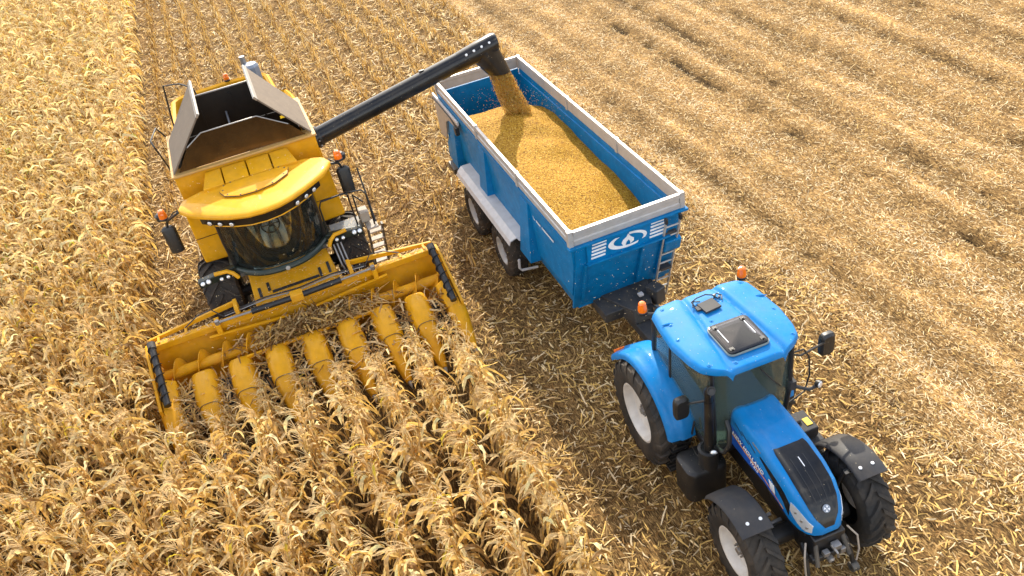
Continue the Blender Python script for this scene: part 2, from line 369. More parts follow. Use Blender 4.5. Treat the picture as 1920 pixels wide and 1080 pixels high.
def litter(n0, zone):
    P = np.stack([rng.uniform(-46, 14, n0), rng.uniform(-3.6, 26, n0)], 1)
    x, y = P[:, 0], P[:, 1]
    d = np.sqrt((x-CAM[0])**2+(y-CAM[1])**2+CAM[2]**2)
    keep = rng.random(n0) < np.clip((15.5/d)**1.7, 0, 1)
    keep &= in_view(P)
    if zone == 'fine':   keep &= (y > 8.9+.5*np.sin(x*.9)) 
    else:                keep &= (y <= 9.6+.5*np.sin(x*.9))
    keep &= ~((y < 2.9) & (x > -1.6))                  # standing corn ahead of the header
    P = P[keep]; d = d[keep]; n = len(P); x, y = P.T
    k = (d/15.5)**.45
    if zone == 'fine':
        streak, rut = bands(x, y)
        keep = rng.random(n) > .97*np.clip(rut, 0, 1)
        patch = np.clip(.45+.40*np.sin(2*pi*y/.75+.25*np.sin(x*.5))+.35*np.sin(y*2.9+.07*x)*np.sin(y*1.13+.2*np.sin(x*.3))+.25*np.sin(x*.9+3*y)*np.sin(x*.31-y), 0, 1)
        dk = rng.random(n) < (.06+.30*patch*(1-streak))*np.clip(17/d, .5, 1)
        C = np.where((rng.random(n) < .9*streak)[:, None], pick(n, [np.array((.90, .76, .50)), PALE], [2, 1]), pick(n, [CREAM, PALE, TAN, GOLD], [1.8, 3.0, 3.4, .9]))
        C = np.where(dk[:, None], pick(n, [BROWN, DARK, TAN], [2, 1, .6]), C)
        Ln = rng.lognormal(math.log(.066), .5, n)*k; W = rng.uniform(.006, .016, n)*k
    else:
        keep = np.ones(n, bool)
        lane = (x > -9) & (y > 2.6)
        C = np.where(lane[:, None], pick(n, [CREAM, PALE, TAN, GOLD, BROWN, DARK], [.9, 1.1, 2.4, 3.0, 2.4, .8]), pick(n, [CREAM, PALE, TAN, GOLD, BROWN], [2.6, 2.2, 2, 2.6, 1.3]))
        Ln = rng.lognormal(math.log(.13), .5, n)*k; W = rng.uniform(.010, .034, n)*k
    z = ground_z(x, y) + rng.uniform(.015, .085, n)
    V, Q, Cc = ribbons(P, rng.uniform(0, 2*pi, n), Ln, W, z, rng.normal(0, .22, n), rng.uniform(-.01, .03, n), C)
    keep6 = np.repeat(keep, 6); new = np.cumsum(keep6)-1
    Q = Q[keep6[Q[:, 0]]]; return V[keep6], new[Q], Cc[keep6]
for zone, n0, nm, lab in (('fine', 800000, 'chopped_straw', 'pale finely chopped straw covering the harvested field on the right'), ('coarse', 330000, 'corn_litter', 'golden brown shredded corn leaves and stalks lying between the machines')):
    V, Q, Cc = litter(n0, zone)
    tag(link(nm, np_mesh(nm, V, Q, Cc, M['straw'])), lab, 'straw', kind='stuff')

# cut stubble standing in rows behind the machines
def stubble():
    xs = []; ys = []
    for k in range(-4, 13):
        x = np.arange(-46, -2.5, .17); x = x + rng.normal(0, .04, len(x)); y = .375+ROW*k + rng.normal(0, .05, len(x))
        p = np.where(x < -10, .9, .35)
        q = rng.random(len(x)) < p; xs.append(x[q]); ys.append(y[q])
    P = np.stack([np.concatenate(xs), np.concatenate(ys)], 1); P = P[in_view(P)]
    P = P[~((P[:, 0] > -10.2) & (np.abs(P[:, 1]) < 2.6))]
    n = len(P); out = []
    for rep in range(7):
        W = rng.uniform(.015, .045, n) if rep else np.full(n, .03)
        Ln = rng.uniform(.16, .36, n); tl = rng.uniform(.5, 1.45, n) if rep else rng.uniform(1.1, 1.5, n)
        p = P + rng.normal(0, .05 if rep < 2 else .11, (n, 2))
        out.append(ribbons(p, rng.uniform(0, 2*pi, n), Ln, W, ground_z(p[:, 0], p[:, 1])+Ln*np.sin(tl)/2, tl, rng.uniform(-.02, .03, n), pick(n, [GOLD, BROWN, TAN, CREAM], [3.4, 1.7, 1.8, .9])))
    off = 0; V = []; Q = []; C = []
    for v, q, c in out: V.append(v); Q.append(q+off); C.append(c); off += len(v)
    return np.concatenate(V), np.concatenate(Q), np.concatenate(C)
V, Q, Cc = stubble()
tag(link('corn_stubble', np_mesh('corn_stubble', V, Q, Cc, M['straw'])), 'rows of short cut corn stubble behind the harvester', 'stubble', kind='stuff')

# ------------------------------------------------------------------ standing corn
GREEN = np.array((.38, .40, .06)); YEL = np.array((.62, .48, .06))
def strip(pts, side, W, C):
    """leaf: centre line, sideways vectors, half widths -> V-folded blade three vertices wide"""
    n = len(pts); V = np.zeros((n, 3, 3)); nrm = np.cross(np.gradient(pts, axis=0), side); nrm /= np.linalg.norm(nrm, axis=1)[:, None]+1e-9
    V[:, 0] = pts - side*W[:, None] + nrm*W[:, None]*.45; V[:, 1] = pts; V[:, 2] = pts + side*W[:, None] + nrm*W[:, None]*.45
    i = (np.arange(n-1)*3)[:, None]
    Q = np.concatenate([i+np.array([[0, 1, 4, 3]]), i+np.array([[1, 2, 5, 4]])], 0)
    return V.reshape(-1, 3), Q, np.repeat(C, 3, 0)
def np_tube(pts, R, n, C):
    pts = np.asarray(pts, float); k = len(pts); t = np.linspace(0, 2*pi, n, endpoint=False)
    d = np.gradient(pts, axis=0); d /= np.linalg.norm(d, axis=1)[:, None]
    u = np.cross(d, [.3, .9, .15]); u /= np.linalg.norm(u, axis=1)[:, None]; w = np.cross(d, u)
    V = pts[:, None, :] + (u[:, None, :]*np.cos(t)[None, :, None] + w[:, None, :]*np.sin(t)[None, :, None])*np.asarray(R)[:, None, None]
    i, j = np.meshgrid(np.arange(k-1), np.arange(n), indexing='ij'); j2 = (j+1) % n
    Q = np.stack([i*n+j, i*n+j2, (i+1)*n+j2, (i+1)*n+j], -1).reshape(-1, 4)
    return V.reshape(-1, 3), Q, np.repeat(np.broadcast_to(C, (k, 3)), n, 0)
def plant(r, lod):
    H = r.uniform(1.65, 2.05); parts = []
    bx, by = r.normal(0, .05, 2)
    def stem(h): t = h/H; return np.array((bx*t*t*2, by*t*t*2, h))
    hs = np.linspace(0, H, 5 if lod else 3)
    sc = GOLD*r.uniform(.75, 1.05)
    parts.append(('stalk', *np_tube([stem(h) for h in hs], np.linspace(.014, .007, len(hs)), 5 if lod else 3, sc)))
    nl = r.integers(13, 17) if lod else 12; az = r.uniform(0, 2*pi); ns = 8 if lod else 5
    for k in range(nl):
        f = (k+.5)/nl; h = H*(.20+.72*f); az += pi + r.normal(0, .45); aq = -pi/2 + r.normal(0, .75) if (f > .55 and r.random() < .62) else az
        L = r.uniform(.42, .72)*(1.05-.35*abs(f-.45)); w = r.uniform(.020, .042)
        t = np.linspace(0, 1, ns)
        up = r.uniform(.6, 1.35); fin = (r.uniform(-1.55, -1.2) if f < .75 else r.uniform(-1.5, -.7)) if r.random() < .86 else r.uniform(-.6, .2)
        kn = r.uniform(.05, .26) + (.12 if f > .7 else 0); sh = r.uniform(6, 16)                     # where and how sharply the dry blade folds over
        ang = up + (fin-up)/(1+np.exp(-sh*(t-kn))) + r.normal(0, .15, ns)
        ang = np.clip(ang, -1.52, 1.4)
        seg = L/(ns-1); azs = aq + np.cumsum(r.normal(0, .22, ns))
        st = np.stack([np.cos(ang)*np.cos(azs), np.cos(ang)*np.sin(azs), np.sin(ang)], 1)*seg
        pts = stem(h) + np.concatenate([np.zeros((1, 3)), np.cumsum(st, 0)[:-1]], 0)
        pts[:, 2] = np.maximum(pts[:, 2], .03)
        tw = np.cumsum(r.normal(0, .60, ns)); a2 = azs+pi/2
        hor = np.stack([np.cos(a2), np.sin(a2), 0*a2], 1); nr = np.cross(st/seg, hor)
        side = hor*np.cos(tw)[:, None] + nr*np.sin(tw)[:, None]
        W = w*np.clip(np.sin(pi*(.12+.88*t))**.7, .06, 1)*r.uniform(.75, 1.1, ns); W[-1] = .003
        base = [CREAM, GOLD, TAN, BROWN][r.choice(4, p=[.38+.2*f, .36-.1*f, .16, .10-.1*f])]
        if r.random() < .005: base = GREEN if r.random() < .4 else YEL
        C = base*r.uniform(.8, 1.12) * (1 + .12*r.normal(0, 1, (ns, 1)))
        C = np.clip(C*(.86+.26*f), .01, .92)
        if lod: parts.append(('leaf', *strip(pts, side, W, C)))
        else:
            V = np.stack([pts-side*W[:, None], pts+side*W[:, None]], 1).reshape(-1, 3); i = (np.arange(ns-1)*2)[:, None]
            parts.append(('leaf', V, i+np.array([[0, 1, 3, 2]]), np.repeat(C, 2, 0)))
    # tassel: central spike and side branches that nod over
    tz0 = r.normal(0, 1); tv = []; tq = []; tc = []; off = 0
    for b in range(r.integers(6, 10) if lod else 5):
        a = -pi/2+.25*tz0+r.normal(0, .6); L = r.uniform(.18, .36); o = stem(H)-np.array((0, 0, r.uniform(0, .08)))
        t = np.linspace(0, 1, 4 if lod else 3)[:, None]; lean = r.uniform(.45, 1.15)
        pts = o + np.concatenate([np.cos(a)*lean*L*t, np.sin(a)*lean*L*t, L*t*(1.0-.75*lean*t)], 1)
        v, q, c = np_tube(pts, np.linspace(.006, .0035, len(pts)), 3, CREAM*r.uniform(.8, 1.05)); tv.append(v); tq.append(q+off); tc.append(c); off += len(v)
    parts.append(('tassel', np.concatenate(tv), np.concatenate(tq), np.concatenate(tc)))
    if lod and r.random() < .75:
        h = r.uniform(.75, 1.05); a = r.uniform(0, 2*pi); dn = r.uniform(-.9, .5); dr = np.array((cos(a)*cos(dn), sin(a)*cos(dn), sin(dn)))
        t = np.linspace(0, 1, 6)[:, None]; parts.append(('ear', *np_tube(stem(h)+dr*(.03+.24*t), np.array((.012, .03, .034, .03, .02, .004)), 6, CREAM*r.uniform(.75, 1))))
    return parts

# every plant position: rows .75 m apart, the harvester's swath already cut
px = []; py = []
for k in range(-40, 4):
    y0 = .375+ROW*k
    x1 = 13.0; x0 = -46.0 if y0 < -3.2 else -.70
    x = np.arange(x0, x1, .165); x = x + rng.normal(0, .035, len(x)); px.append(x); py.append(y0 + rng.normal(0, .025, len(x)))
PP = np.stack([np.concatenate(px), np.concatenate(py)], 1)
okv = in_view(PP, 1.0, 260) & (rng.random(len(PP)) < np.where((PP[:, 1] > -3.1) & (PP[:, 0] < -.25), .6, .95))
PP = PP[okv]; npl = len(PP)
dist = np.sqrt(((np.concatenate([PP, np.full((npl, 1), 1.2)], 1)-CAM)**2).sum(1))
u_, v_, _z = proj(np.concatenate([PP, np.full((npl, 1), 1.5)], 1))
infr = (u_ > 8) & (u_ < 1912) & (v_ > 8) & (v_ < 1072)
order = np.argsort(np.where(infr, dist, 1e3))
near = np.zeros(npl, bool); near[order[:300]] = True
yaw = rng.normal(0, .55, npl); sc = rng.uniform(.9, 1.1, npl)
lx = rng.normal(.03, .07, npl); ly = rng.normal(.04, .05, npl)
gath = (PP[:, 0] < .5) & (PP[:, 1] > -3.1)          # stalks already between the snouts lean towards the machine
lx = np.where(gath, lx-rng.uniform(.05, .25, npl), lx); sc = np.where((PP[:, 1] > -3.1) & (PP[:, 0] < 1.5), sc*np.clip(.60+.26*(PP[:, 0]+.3), .52, 1), sc)
VAR = 14
pr = np.random.default_rng(5)
hi = [plant(pr, 1) for _ in range(VAR)]; lo = [plant(pr, 0) for _ in range(VAR)]
kind_of = rng.integers(0, VAR, npl)
def place(i):
    a = Matrix.Rotation(ly[i], 4, 'X') @ Matrix.Rotation(lx[i], 4, 'Y') @ Matrix.Rotation(yaw[i], 4, 'Z') @ Matrix.Scale(sc[i], 4)
    return Matrix.Translation((PP[i, 0], PP[i, 1], float(ground_z(PP[i, 0], PP[i, 1])))) @ a
hm = [[(nm, np_mesh('corn_'+nm, v, q, c, M['leaf'])) for nm, v, q, c in p] for p in hi]
for i in np.nonzero(near)[0]:
    root = bpy.data.objects.new('corn_plant', None); COL.objects.link(root); root.matrix_world = place(i); root.empty_display_size = .1
    tag(root, 'dry golden corn plant in the nearest standing rows along the bottom of the picture', 'corn plant', 'nearest standing corn plants')
    for nm, me in hm[kind_of[i]]: link(nm, me, root)
def merge(idx, lib):
    flat = [(np.concatenate([p[1] for p in P]), P) for P in lib]; out = []; off = 0; VV = []; QQ = []; CC = []
    for k in range(VAR):
        P = lib[k]; v = np.concatenate([p[1] for p in P]); c = np.concatenate([p[3] for p in P]); o = 0; q = []
        for p in P: q.append(p[2]+o); o += len(p[1])
        q = np.concatenate(q); sel = idx[kind_of[idx] == k]
        for i in sel:
            Mx = np.array(place(i)); VV.append(v @ Mx[:3, :3].T + Mx[:3, 3]); QQ.append(q+off); CC.append(c*rng.uniform(.85, 1.1)); off += len(v)
    return np.concatenate(VV), np.concatenate(QQ), np.clip(np.concatenate(CC), 0, .95)
rest = np.nonzero(~near)[0]; mid = rest[dist[rest] < 22]; far = rest[dist[rest] >= 22]
a = merge(mid, hi); b_ = merge(far, lo)
V = np.concatenate([a[0], b_[0]]); Q = np.concatenate([a[1], b_[1]+len(a[0])]); Cc = np.concatenate([a[2], b_[2]])
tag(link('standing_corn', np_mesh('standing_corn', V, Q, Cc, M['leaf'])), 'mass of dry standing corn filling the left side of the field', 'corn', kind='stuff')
print('corn plants', npl, 'tris', 2*len(Q))

# ------------------------------------------------------------------ shared machine pieces
def make_wheel(name, parent, c, R, W, rim_r, side, nl, mat, rimmat, lug=.05, hub=True, dish=.06, turn=1, label=None):
    """one tyre with lugs; rim and hub are its sub-parts. side = +1/-1: which way the outer face looks (y)"""
    c = Vector(c); t = MB(); h = W/2
    prof = [(rim_r, -h*.80), (rim_r+.03, -h*.93), ((R+rim_r)/2, -h*1.03), (R-.16, -h*1.0), (R-.075, -h*.9), (R-lug, -h*.72), (R-lug, h*.72), (R-.075, h*.9), (R-.16, h), ((R+rim_r)/2, h*1.03), (rim_r+.03, h*.93), (rim_r, h*.80)]
    t.lathe(prof, c, (0, 1, 0), 56)
    for s in (-1, 1):
        for k in range(nl):
            a0 = 2*pi*(k + (.5 if s > 0 else 0))/nl
            secs = []
            for f, rr, wd in ((.02, R, .042), (.30, R, .040), (.62, R-.003, .046), (.90, R-.03, .055), (1.03, R-.13, .05)):
                a = a0 - turn*f*h/R*1.05; y = s*f*h; q = []
                for da, r in ((-wd/R, rr-.09), (-wd*.8/R, rr), (wd*.8/R, rr), (wd/R, rr-.09)):
                    q.append(c + Vector((cos(a+da)*r, y, sin(a+da)*r)))
                secs.append(q)
            t.loft(secs)
    o = t.build(name, mat, parent, angle=40)
    if label: o['label'] = label
    y = side*h
    r = MB(); p = [(rim_r+.012, .80*h), (rim_r+.018, .86*h), (rim_r-.012, .87*h), (rim_r-.03, .80*h), (rim_r-.05, .62*h), (rim_r-.07, .35*h), (rim_r*.80, .30*h-dish*.2), (rim_r*.62, .25*h-dish), (rim_r*.40, .22*h-dish), (.001, .22*h-dish)]
    r.lathe([(a, side*b) for a, b in p], c, (0, 1, 0), 40)
    ro = r.build('rim', rimmat, o)
    if hub:
        hb = MB(); hb.lathe([(.001, side*(.62*h)), (.05, side*.62*h), (.055, side*.5*h), (.06, side*.36*h), (.12, side*.34*h), (.125, side*.15*h)], c, (0, 1, 0), 16)
        for k in range(8):
            a = 2*pi*k/8; p0 = c + Vector((cos(a)*.095, side*.33*h, sin(a)*.095)); hb.tube([p0, p0+Vector((0, side*.05, 0))], .016, 6)
        hb.build('hub', M['steel'], o)
    return o

def beacon(parent, c, r=.075, h=.15, name='beacon'):
    c = Vector(c); b = MB(); b.lathe([(.001, -.02), (r*1.05, -.02), (r*1.1, .015), (r*.95, .03)], c, (0, 0, 1), 18); o = b.build(name, M['black'], parent)
    d = MB(); d.lathe([(r*.98, .02), (r*1.0, .05), (r*.9, h*.65), (r*.82, h*.72), (r*.80, h*.9), (r*.55, h*1.02), (.001, h*1.06)], c, (0, 0, 1), 18); d.build('lens', M['lens'], o)
    return o

def round_lamp(parent, c, n, r=.06, name='work_lamp'):
    c = Vector(c); n = Vector(n).normalized(); b = MB(); b.lathe([(.001, -.06), (r*.8, -.06), (r*1.1, -.01), (r*1.1, .012), (r*.95, .012)], c, n, 16); o = b.build(name, M['black'], parent)
    d = MB(); d.lathe([(r*.97, .006), (r*.7, .022), (.001, .028)], c, n, 16); d.build('lens', M['lamp'], o); return o

def text_mesh(body, size, ext=.002, shear=0., spacing=1.0):
    cu = bpy.data.curves.new('text', 'FONT'); cu.body = body; cu.size = size; cu.extrude = ext; cu.shear = shear; cu.space_character = spacing; cu.align_x = 'LEFT'; cu.offset = size*.018
    o = bpy.data.objects.new('text', cu); me = bpy.data.meshes.new_from_object(o); bpy.data.objects.remove(o); bpy.data.curves.remove(cu); return me
def put_text(name, body, size, mat, parent, origin, ex, ey, **k):
    """lettering: ex = reading direction, ey = up direction of the letters"""
    me = text_mesh(body, size, **k); me.materials.clear(); me.materials.append(mat)
    ex = Vector(ex).normalized(); ey = Vector(ey); ey = (ey-ex*ey.dot(ex)).normalized(); ez = ex.cross(ey)
    mm = Matrix(((ex.x, ey.x, ez.x, origin[0]), (ex.y, ey.y, ez.y, origin[1]), (ex.z, ey.z, ez.z, origin[2]), (0, 0, 0, 1)))
    me.transform(mm); return link(name, me, parent)

# ------------------------------------------------------------------ the harvester (front of its header snouts at x = 0)
cb = empty('combine_harvester', (-5.5, 0, 0))
tag(cb, 'yellow combine harvester with open grain tank and long black unloading pipe', 'harvester')
Y = M['yellow']
# body shell: lower hull, tank shell
b = MB()
b.hexa([(-4.62, -1.45, 1.5), (-9.3, -1.35, 1.5), (-9.3, 1.35, 1.5), (-4.62, 1.45, 1.5)], [(-4.62, -1.45, 2.3), (-9.3, -1.4, 2.3), (-9.3, 1.4, 2.3), (-4.62, 1.45, 2.3)])
b.build('hull', M['yellow_old'], cb, bevel=.03)
def wallbox(name, x0, x1, y0, y1, z0, z1, mat, bev=.015):
    q = MB(); q.box(((x0+x1)/2, (y0+y1)/2, (z0+z1)/2), (abs(x1-x0), abs(y1-y0), z1-z0)); return q.build(name, mat, cb, bevel=bev)
# tank front: yellow panel with overhanging rim
q = MB(); q.prism([(-4.60, 2.32), (-4.60, 3.45), (-4.56, 3.60), (-4.60, 3.82), (-4.70, 3.84), (-4.72, 2.32)], 'y', -1.5, 1.5); q.build('tank_front', Y, cb, bevel=.02)
wallbox('tank_side', -4.73, -6.80, 1.42, 1.52, 2.32, 3.80, Y); wallbox('tank_side', -4.73, -6.80, -1.52, -1.42, 2.32, 3.80, Y)
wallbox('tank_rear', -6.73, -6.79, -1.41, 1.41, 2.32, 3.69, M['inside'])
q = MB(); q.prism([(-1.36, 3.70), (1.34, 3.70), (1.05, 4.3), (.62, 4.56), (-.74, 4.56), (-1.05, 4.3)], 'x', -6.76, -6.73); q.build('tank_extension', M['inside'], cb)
q = MB(); q.prism([(-4.50, 3.82), (-4.50, 3.87), (-4.83, 3.885), (-4.83, 3.83)], 'y', -1.54, 1.54); q.build('tank_rim', M['rim_yellow'], cb, bevel=.015)
for s in (-1, 1):
    q = MB(); q.box((-5.79, s*1.46, 3.85), (1.90, .16, .06)); q.build('tank_rim', M['rim_yellow'], cb, bevel=.01)
q = MB(); q.tube([(-6.745, -1.05, 4.3), (-6.745, -.74, 4.57), (-6.745, .62, 4.57), (-6.745, 1.05, 4.3)], .025, 8); q.build('tank_rim_bar', M['steel'], cb, bevel=.01)
# inside of the tank
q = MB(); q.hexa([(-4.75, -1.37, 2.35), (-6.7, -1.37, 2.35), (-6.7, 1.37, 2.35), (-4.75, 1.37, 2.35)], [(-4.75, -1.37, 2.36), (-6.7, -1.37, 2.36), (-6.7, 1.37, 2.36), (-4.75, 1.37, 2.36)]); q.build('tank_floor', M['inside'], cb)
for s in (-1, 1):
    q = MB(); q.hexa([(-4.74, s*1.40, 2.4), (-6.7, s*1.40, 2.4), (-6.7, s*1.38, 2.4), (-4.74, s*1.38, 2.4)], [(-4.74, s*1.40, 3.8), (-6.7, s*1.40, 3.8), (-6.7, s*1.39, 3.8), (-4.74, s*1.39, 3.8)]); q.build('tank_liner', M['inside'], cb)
for yy in (-.62, .1, .72):
    q = MB(); q.box((-6.71, yy, 3.6), (.03, .05, 1.7)); q.build('tank_rib', M['inside'], cb)
q = MB(); q.tube([(-6.7, -.1, 4.05), (-6.2, -.12, 3.75), (-5.6, -.13, 3.5)], .028, 10); q.lathe([(.05, 0), (.10, .03), (.10, .12), (.04, .16)], (-5.65, -.13, 3.5), (.95, 0, -.3), 14); q.build('bubble_auger', M['steel'], cb)
q = MB(); q.box((-5.75, .22, 3.58), (.05, .06, .36), (0, .5, .4)); q.box((-5.70, .13, 3.50), (.05, .2, .05), (0, .3, .4)); q.build('level_sensor', M['white'], cb)
q = MB(); q.tube([(-5.6, -.52, 3.4), (-5.62, -.50, 3.75), (-5.60, -.40, 3.72), (-5.58, -.33, 3.45)], .016, 6); q.build('chain', M['steel'], cb)
# folding covers, leaning inwards
for s in (-1, 1):
    A = [(-4.56, s*1.45, 3.89), (-6.35, s*1.46, 3.89), (-6.95, s*.62, 4.80), (-4.78, s*.60, 4.84)]
    n = Vector((0, s*.74, .66))*.035
    q = MB(); q.hexa([Vector(p)-n*.0 for p in A], [Vector(p)+n for p in A]); o = q.build('tank_cover', M['flap'], cb, bevel=.006)
    e = MB(); e.hexa([(-4.76, s*.61, 4.82), (-6.97, s*.63, 4.78), (-6.97, s*.57, 4.85), (-4.76, s*.55, 4.89)], [(-4.76, s*.65, 4.85), (-6.97, s*.67, 4.81), (-6.97, s*.61, 4.89), (-4.76, s*.59, 4.93)]); e.build('edge_profile', M['steel'], o, bevel=.006)
q = MB(); q.box((-4.70, 1.0, 4.36), (.012, .10, .06), (0, 0, 0)); q.build('sticker', M['label_yellow'], cb)
# front and rear extension sheets between the covers
A = [(-4.60, -1.36, 3.89), (-4.60, 1.34, 3.89), (-4.64, 1.06, 4.20), (-4.67, .50, 4.55), (-4.67, -.66, 4.55), (-4.65, -1.02, 4.34)]
q = MB(); q.loft([A, [(x-.025, y, z-.005) for x, y, z in A]]); o = q.build('tank_extension', M['mirror_panel'], cb)
e = MB(); e.tube([A[2], A[3], A[4], A[5]], .014, 6); e.build('edge_profile', M['steel'], o)
# engine deck: raised yellow wall round a dark well
path = [(-6.85, -1.50), (-9.25, -1.40), (-9.50, -1.22), (-9.58, -.9), (-9.66, 0), (-9.62, .85), (-9.5, 1.08), (-9.25, 1.18), (-8.25, 1.22), (-8.0, 1.30), (-7.95, 1.46), (-7.55, 1.53), (-4.85, 1.55)]
sec = []
for i, (x, y) in enumerate(path):
    a, c = path[max(i-1, 0)], path[min(i+1, len(path)-1)]; d = Vector((c[0]-a[0], c[1]-a[1], 0)).normalized(); n = Vector((-d.y, d.x, 0))   # inwards
    if n.dot(Vector((-7.8-x, -y, 0))) < 0 and i < 9: n = -n
    if i >= 9: n = Vector((0, -1, 0))
    p = Vector((x, y, 0)); k = .02 if i < 8 else -.02
    sec.append([p+Vector((0, 0, 2.3)), p+Vector((0, 0, 3.55)), p+n*.03+Vector((0, 0, 3.66+k)), p+n*.09+Vector((0, 0, 3.70+k)), p+n*.15+Vector((0, 0, 3.66+k)), p+n*.17+Vector((0, 0, 3.3)), p+n*.17+Vector((0, 0, 2.3))])
q = MB(); q.loft(sec); q.build('engine_hood', Y, cb, angle=50)
q = MB(); q.box((-8.1, -.05, 3.15), (2.5, 2.4, .3)); q.box((-7.6, -.3, 3.45), (.9, 1.3, .35)); q.build('engine_deck', M['inside'], cb, bevel=.02)
q = MB(); q.box((-9.0, -.85, 3.5), (.22, .2, .3)); q.box((-9.1, -.2, 3.42), (.12, .9, .12)); q.tube([(-9.0, -1.0, 3.3), (-9.0, -1.0, 3.75), (-8.8, -.9, 3.85), (-8.6, -.85, 3.75), (-8.55, -.85, 3.3)], .03, 8); q.build('engine_part', M['dsteel'], cb, bevel=.01)
oct_ = [(.19*cos(pi/8+k*pi/4)*1.05, .21*sin(pi/8+k*pi/4)) for k in range(8)]
q = MB(); q.loft([[(-8.78+x, .78+y, 3.25) for x, y in oct_], [(-8.78+x, .78+y, 4.18) for x, y in oct_], [(-8.78+x*.8, .78+y*.8, 4.25) for x, y in oct_]]); o = q.build('air_intake', M['bluegrey'], cb, angle=25)
q = MB(); q.tube([(-8.95, .66, 4.2), (-8.95, .66, 4.42)], .075, 12); q.build('exhaust_tip', M['steel'], o)
q = MB(); q.tube([(-8.15, 1.02, 3.4), (-7.95, 1.12, 3.68), (-7.6, 1.25, 3.70), (-7.3, 1.38, 3.62)], .05, 10); q.build('hose', M['bluegrey'], cb)
q = MB(); q.tube([(-7.25, 1.30, 3.45), (-6.9, 1.36, 3.74), (-6.5, 1.39, 3.72), (-6.2, 1.40, 3.4)], .085, 12); q.build('air_duct', M['white'], cb)
q = MB(); q.tube([(-6.3, 1.33, 3.5), (-5.9, 1.37, 3.62), (-5.4, 1.40, 3.55)], .05, 8); q.box((-5.45, 1.44, 3.66), (.3, .16, .14)); q.build('hinge_fitting', M['black'], cb, bevel=.01)
beacon(cb, (-9.50, .12, 3.76), .07, .17)
# hand rails at the rear left
for pts in ([(-6.85, -.55, 4.4), (-6.9, -.60, 4.72), (-7.1, -.85, 4.82), (-7.3, -1.2, 4.80), (-7.4, -1.35, 3.8)], [(-6.4, -1.70, 3.2), (-6.4, -1.82, 3.85), (-6.55, -1.86, 3.95), (-7.2, -1.72, 3.95), (-7.25, -1.55, 3.6)]):
    q = MB(); q.tube(pts, .02, 8); q.build('hand_rail', M['black'], cb)
# front dome: ribbed slope between tank and cab roof
yb = [-1.02, -.56, -.04, .46, .98]
for i in range(4):
    y0, y1 = yb[i]+.012, yb[i+1]-.012; ti = .06 if i in (0, 3) else 0
    q = MB(); q.hexa([(-4.58, y0+ti, 3.42), (-4.58, y1-ti*(i == 3), 3.42), (-3.96, y1, 3.42), (-3.96, y0, 3.42)], [(-4.545, y0+ti*(i == 0)*2, 3.76), (-4.545, y1-ti*(i == 3)*2, 3.76), (-3.98, y1, 3.66), (-3.98, y0, 3.66)]); q.build('roof_panel', Y, cb, bevel=.02)
# cab roof: wide visor with falling tips
def xf(y):
    a = abs(y); return float(np.interp(a, [0, .3, .6, .9, 1.15, 1.35, 1.5, 1.58], [-2.46, -2.50, -2.64, -2.86, -3.08, -3.28, -3.48, -3.66]))
def xb(y): return float(np.interp(abs(y), [0, 1.1, 1.4, 1.5, 1.58], [-4.1, -4.1, -4.0, -3.92, -3.72]))
secs = []
for y in np.linspace(-1.58, 1.58, 41):
    f, k = xf(y), xb(y); e = min(1, (1.58-abs(y))/.16); e = .25+.75*e**.5; zt = 3.62-.05*(abs(y)/1.5)**2; L_ = f-k; P = []
    for u, dz in ((0, -.01), (.25, .0), (.5, .005), (.80, -.005), (.93, -.018), (.985, -.040), (1.0, -.075)): P.append((k+L_*u, y, zt+dz-.03*(1-e)))
    for u, dz in ((.985, -.115), (.9, -.13), (.5, -.135), (0, -.135)): P.append((k+L_*u, y, zt+dz*e-.02*(1-e)))
    secs.append(P)
q = MB(); q.loft(secs); o = q.build('cab_roof', Y, cb, angle=50)
HT = [(-3.86, -.66), (-3.92, -.50), (-3.92, .62), (-3.82, .74), (-3.55, .68), (-3.30, .38), (-3.20, 0), (-3.24, -.35), (-3.42, -.62), (-3.66, -.70)]
q = MB(); q.loft([[(x, y, 3.63) for x, y in HT], [(x, y, 3.668-.02*y*y) for x, y in HT], [(x*.97-.11, y*.95, 3.676-.02*y*y) for x, y in HT]]); q.build('roof_hatch', Y, o, angle=25)
q = MB(); q.tube([(x, y, 3.652-.02*y*y) for x, y in HT+HT[:1]], .010, 6); q.build('hatch_seal', M['black'], o)
for i in range(0, len(HT)):
    x, y = HT[i]; q = MB(); q.lathe([(.018, 0), (.016, .012), (.001, .015)], (x*.97-.11, y*.9, 3.674-.02*y*y), (0, 0, 1), 8); q.build('bolt', M['dsteel'], o)
q = MB(); q.box((-2.98, .02, 3.615), (.20, .05, .02), (0, .06, 0)); q.build('roof_clip', M['label_yellow'], o)
# lamp band below the visor
secs = []
for y in np.linspace(-1.22, 1.22, 27):
    f = xf(y)-.05; secs.append([(f, y, 3.495-.03*abs(y)), (f-.05, y, 3.31), (f-.12, y, 3.30), (f-.12, y, 3.49-.03*abs(y))])
q = MB(); q.loft(secs); band = q.build('lamp_band', M['gloss'], cb)
q = MB(); q.tube([(xf(y)-.045-.055, y, 3.30) for y in np.linspace(-.98, .98, 25)], .014, 6); q.build('trim_strip', Y, cb)
for y in (-1.06, -.87, -.66, .66, .87, 1.06):
    round_lamp(band, (xf(y)-.06, y, 3.37), (1, .55*np.sign(y), -.25), .052)
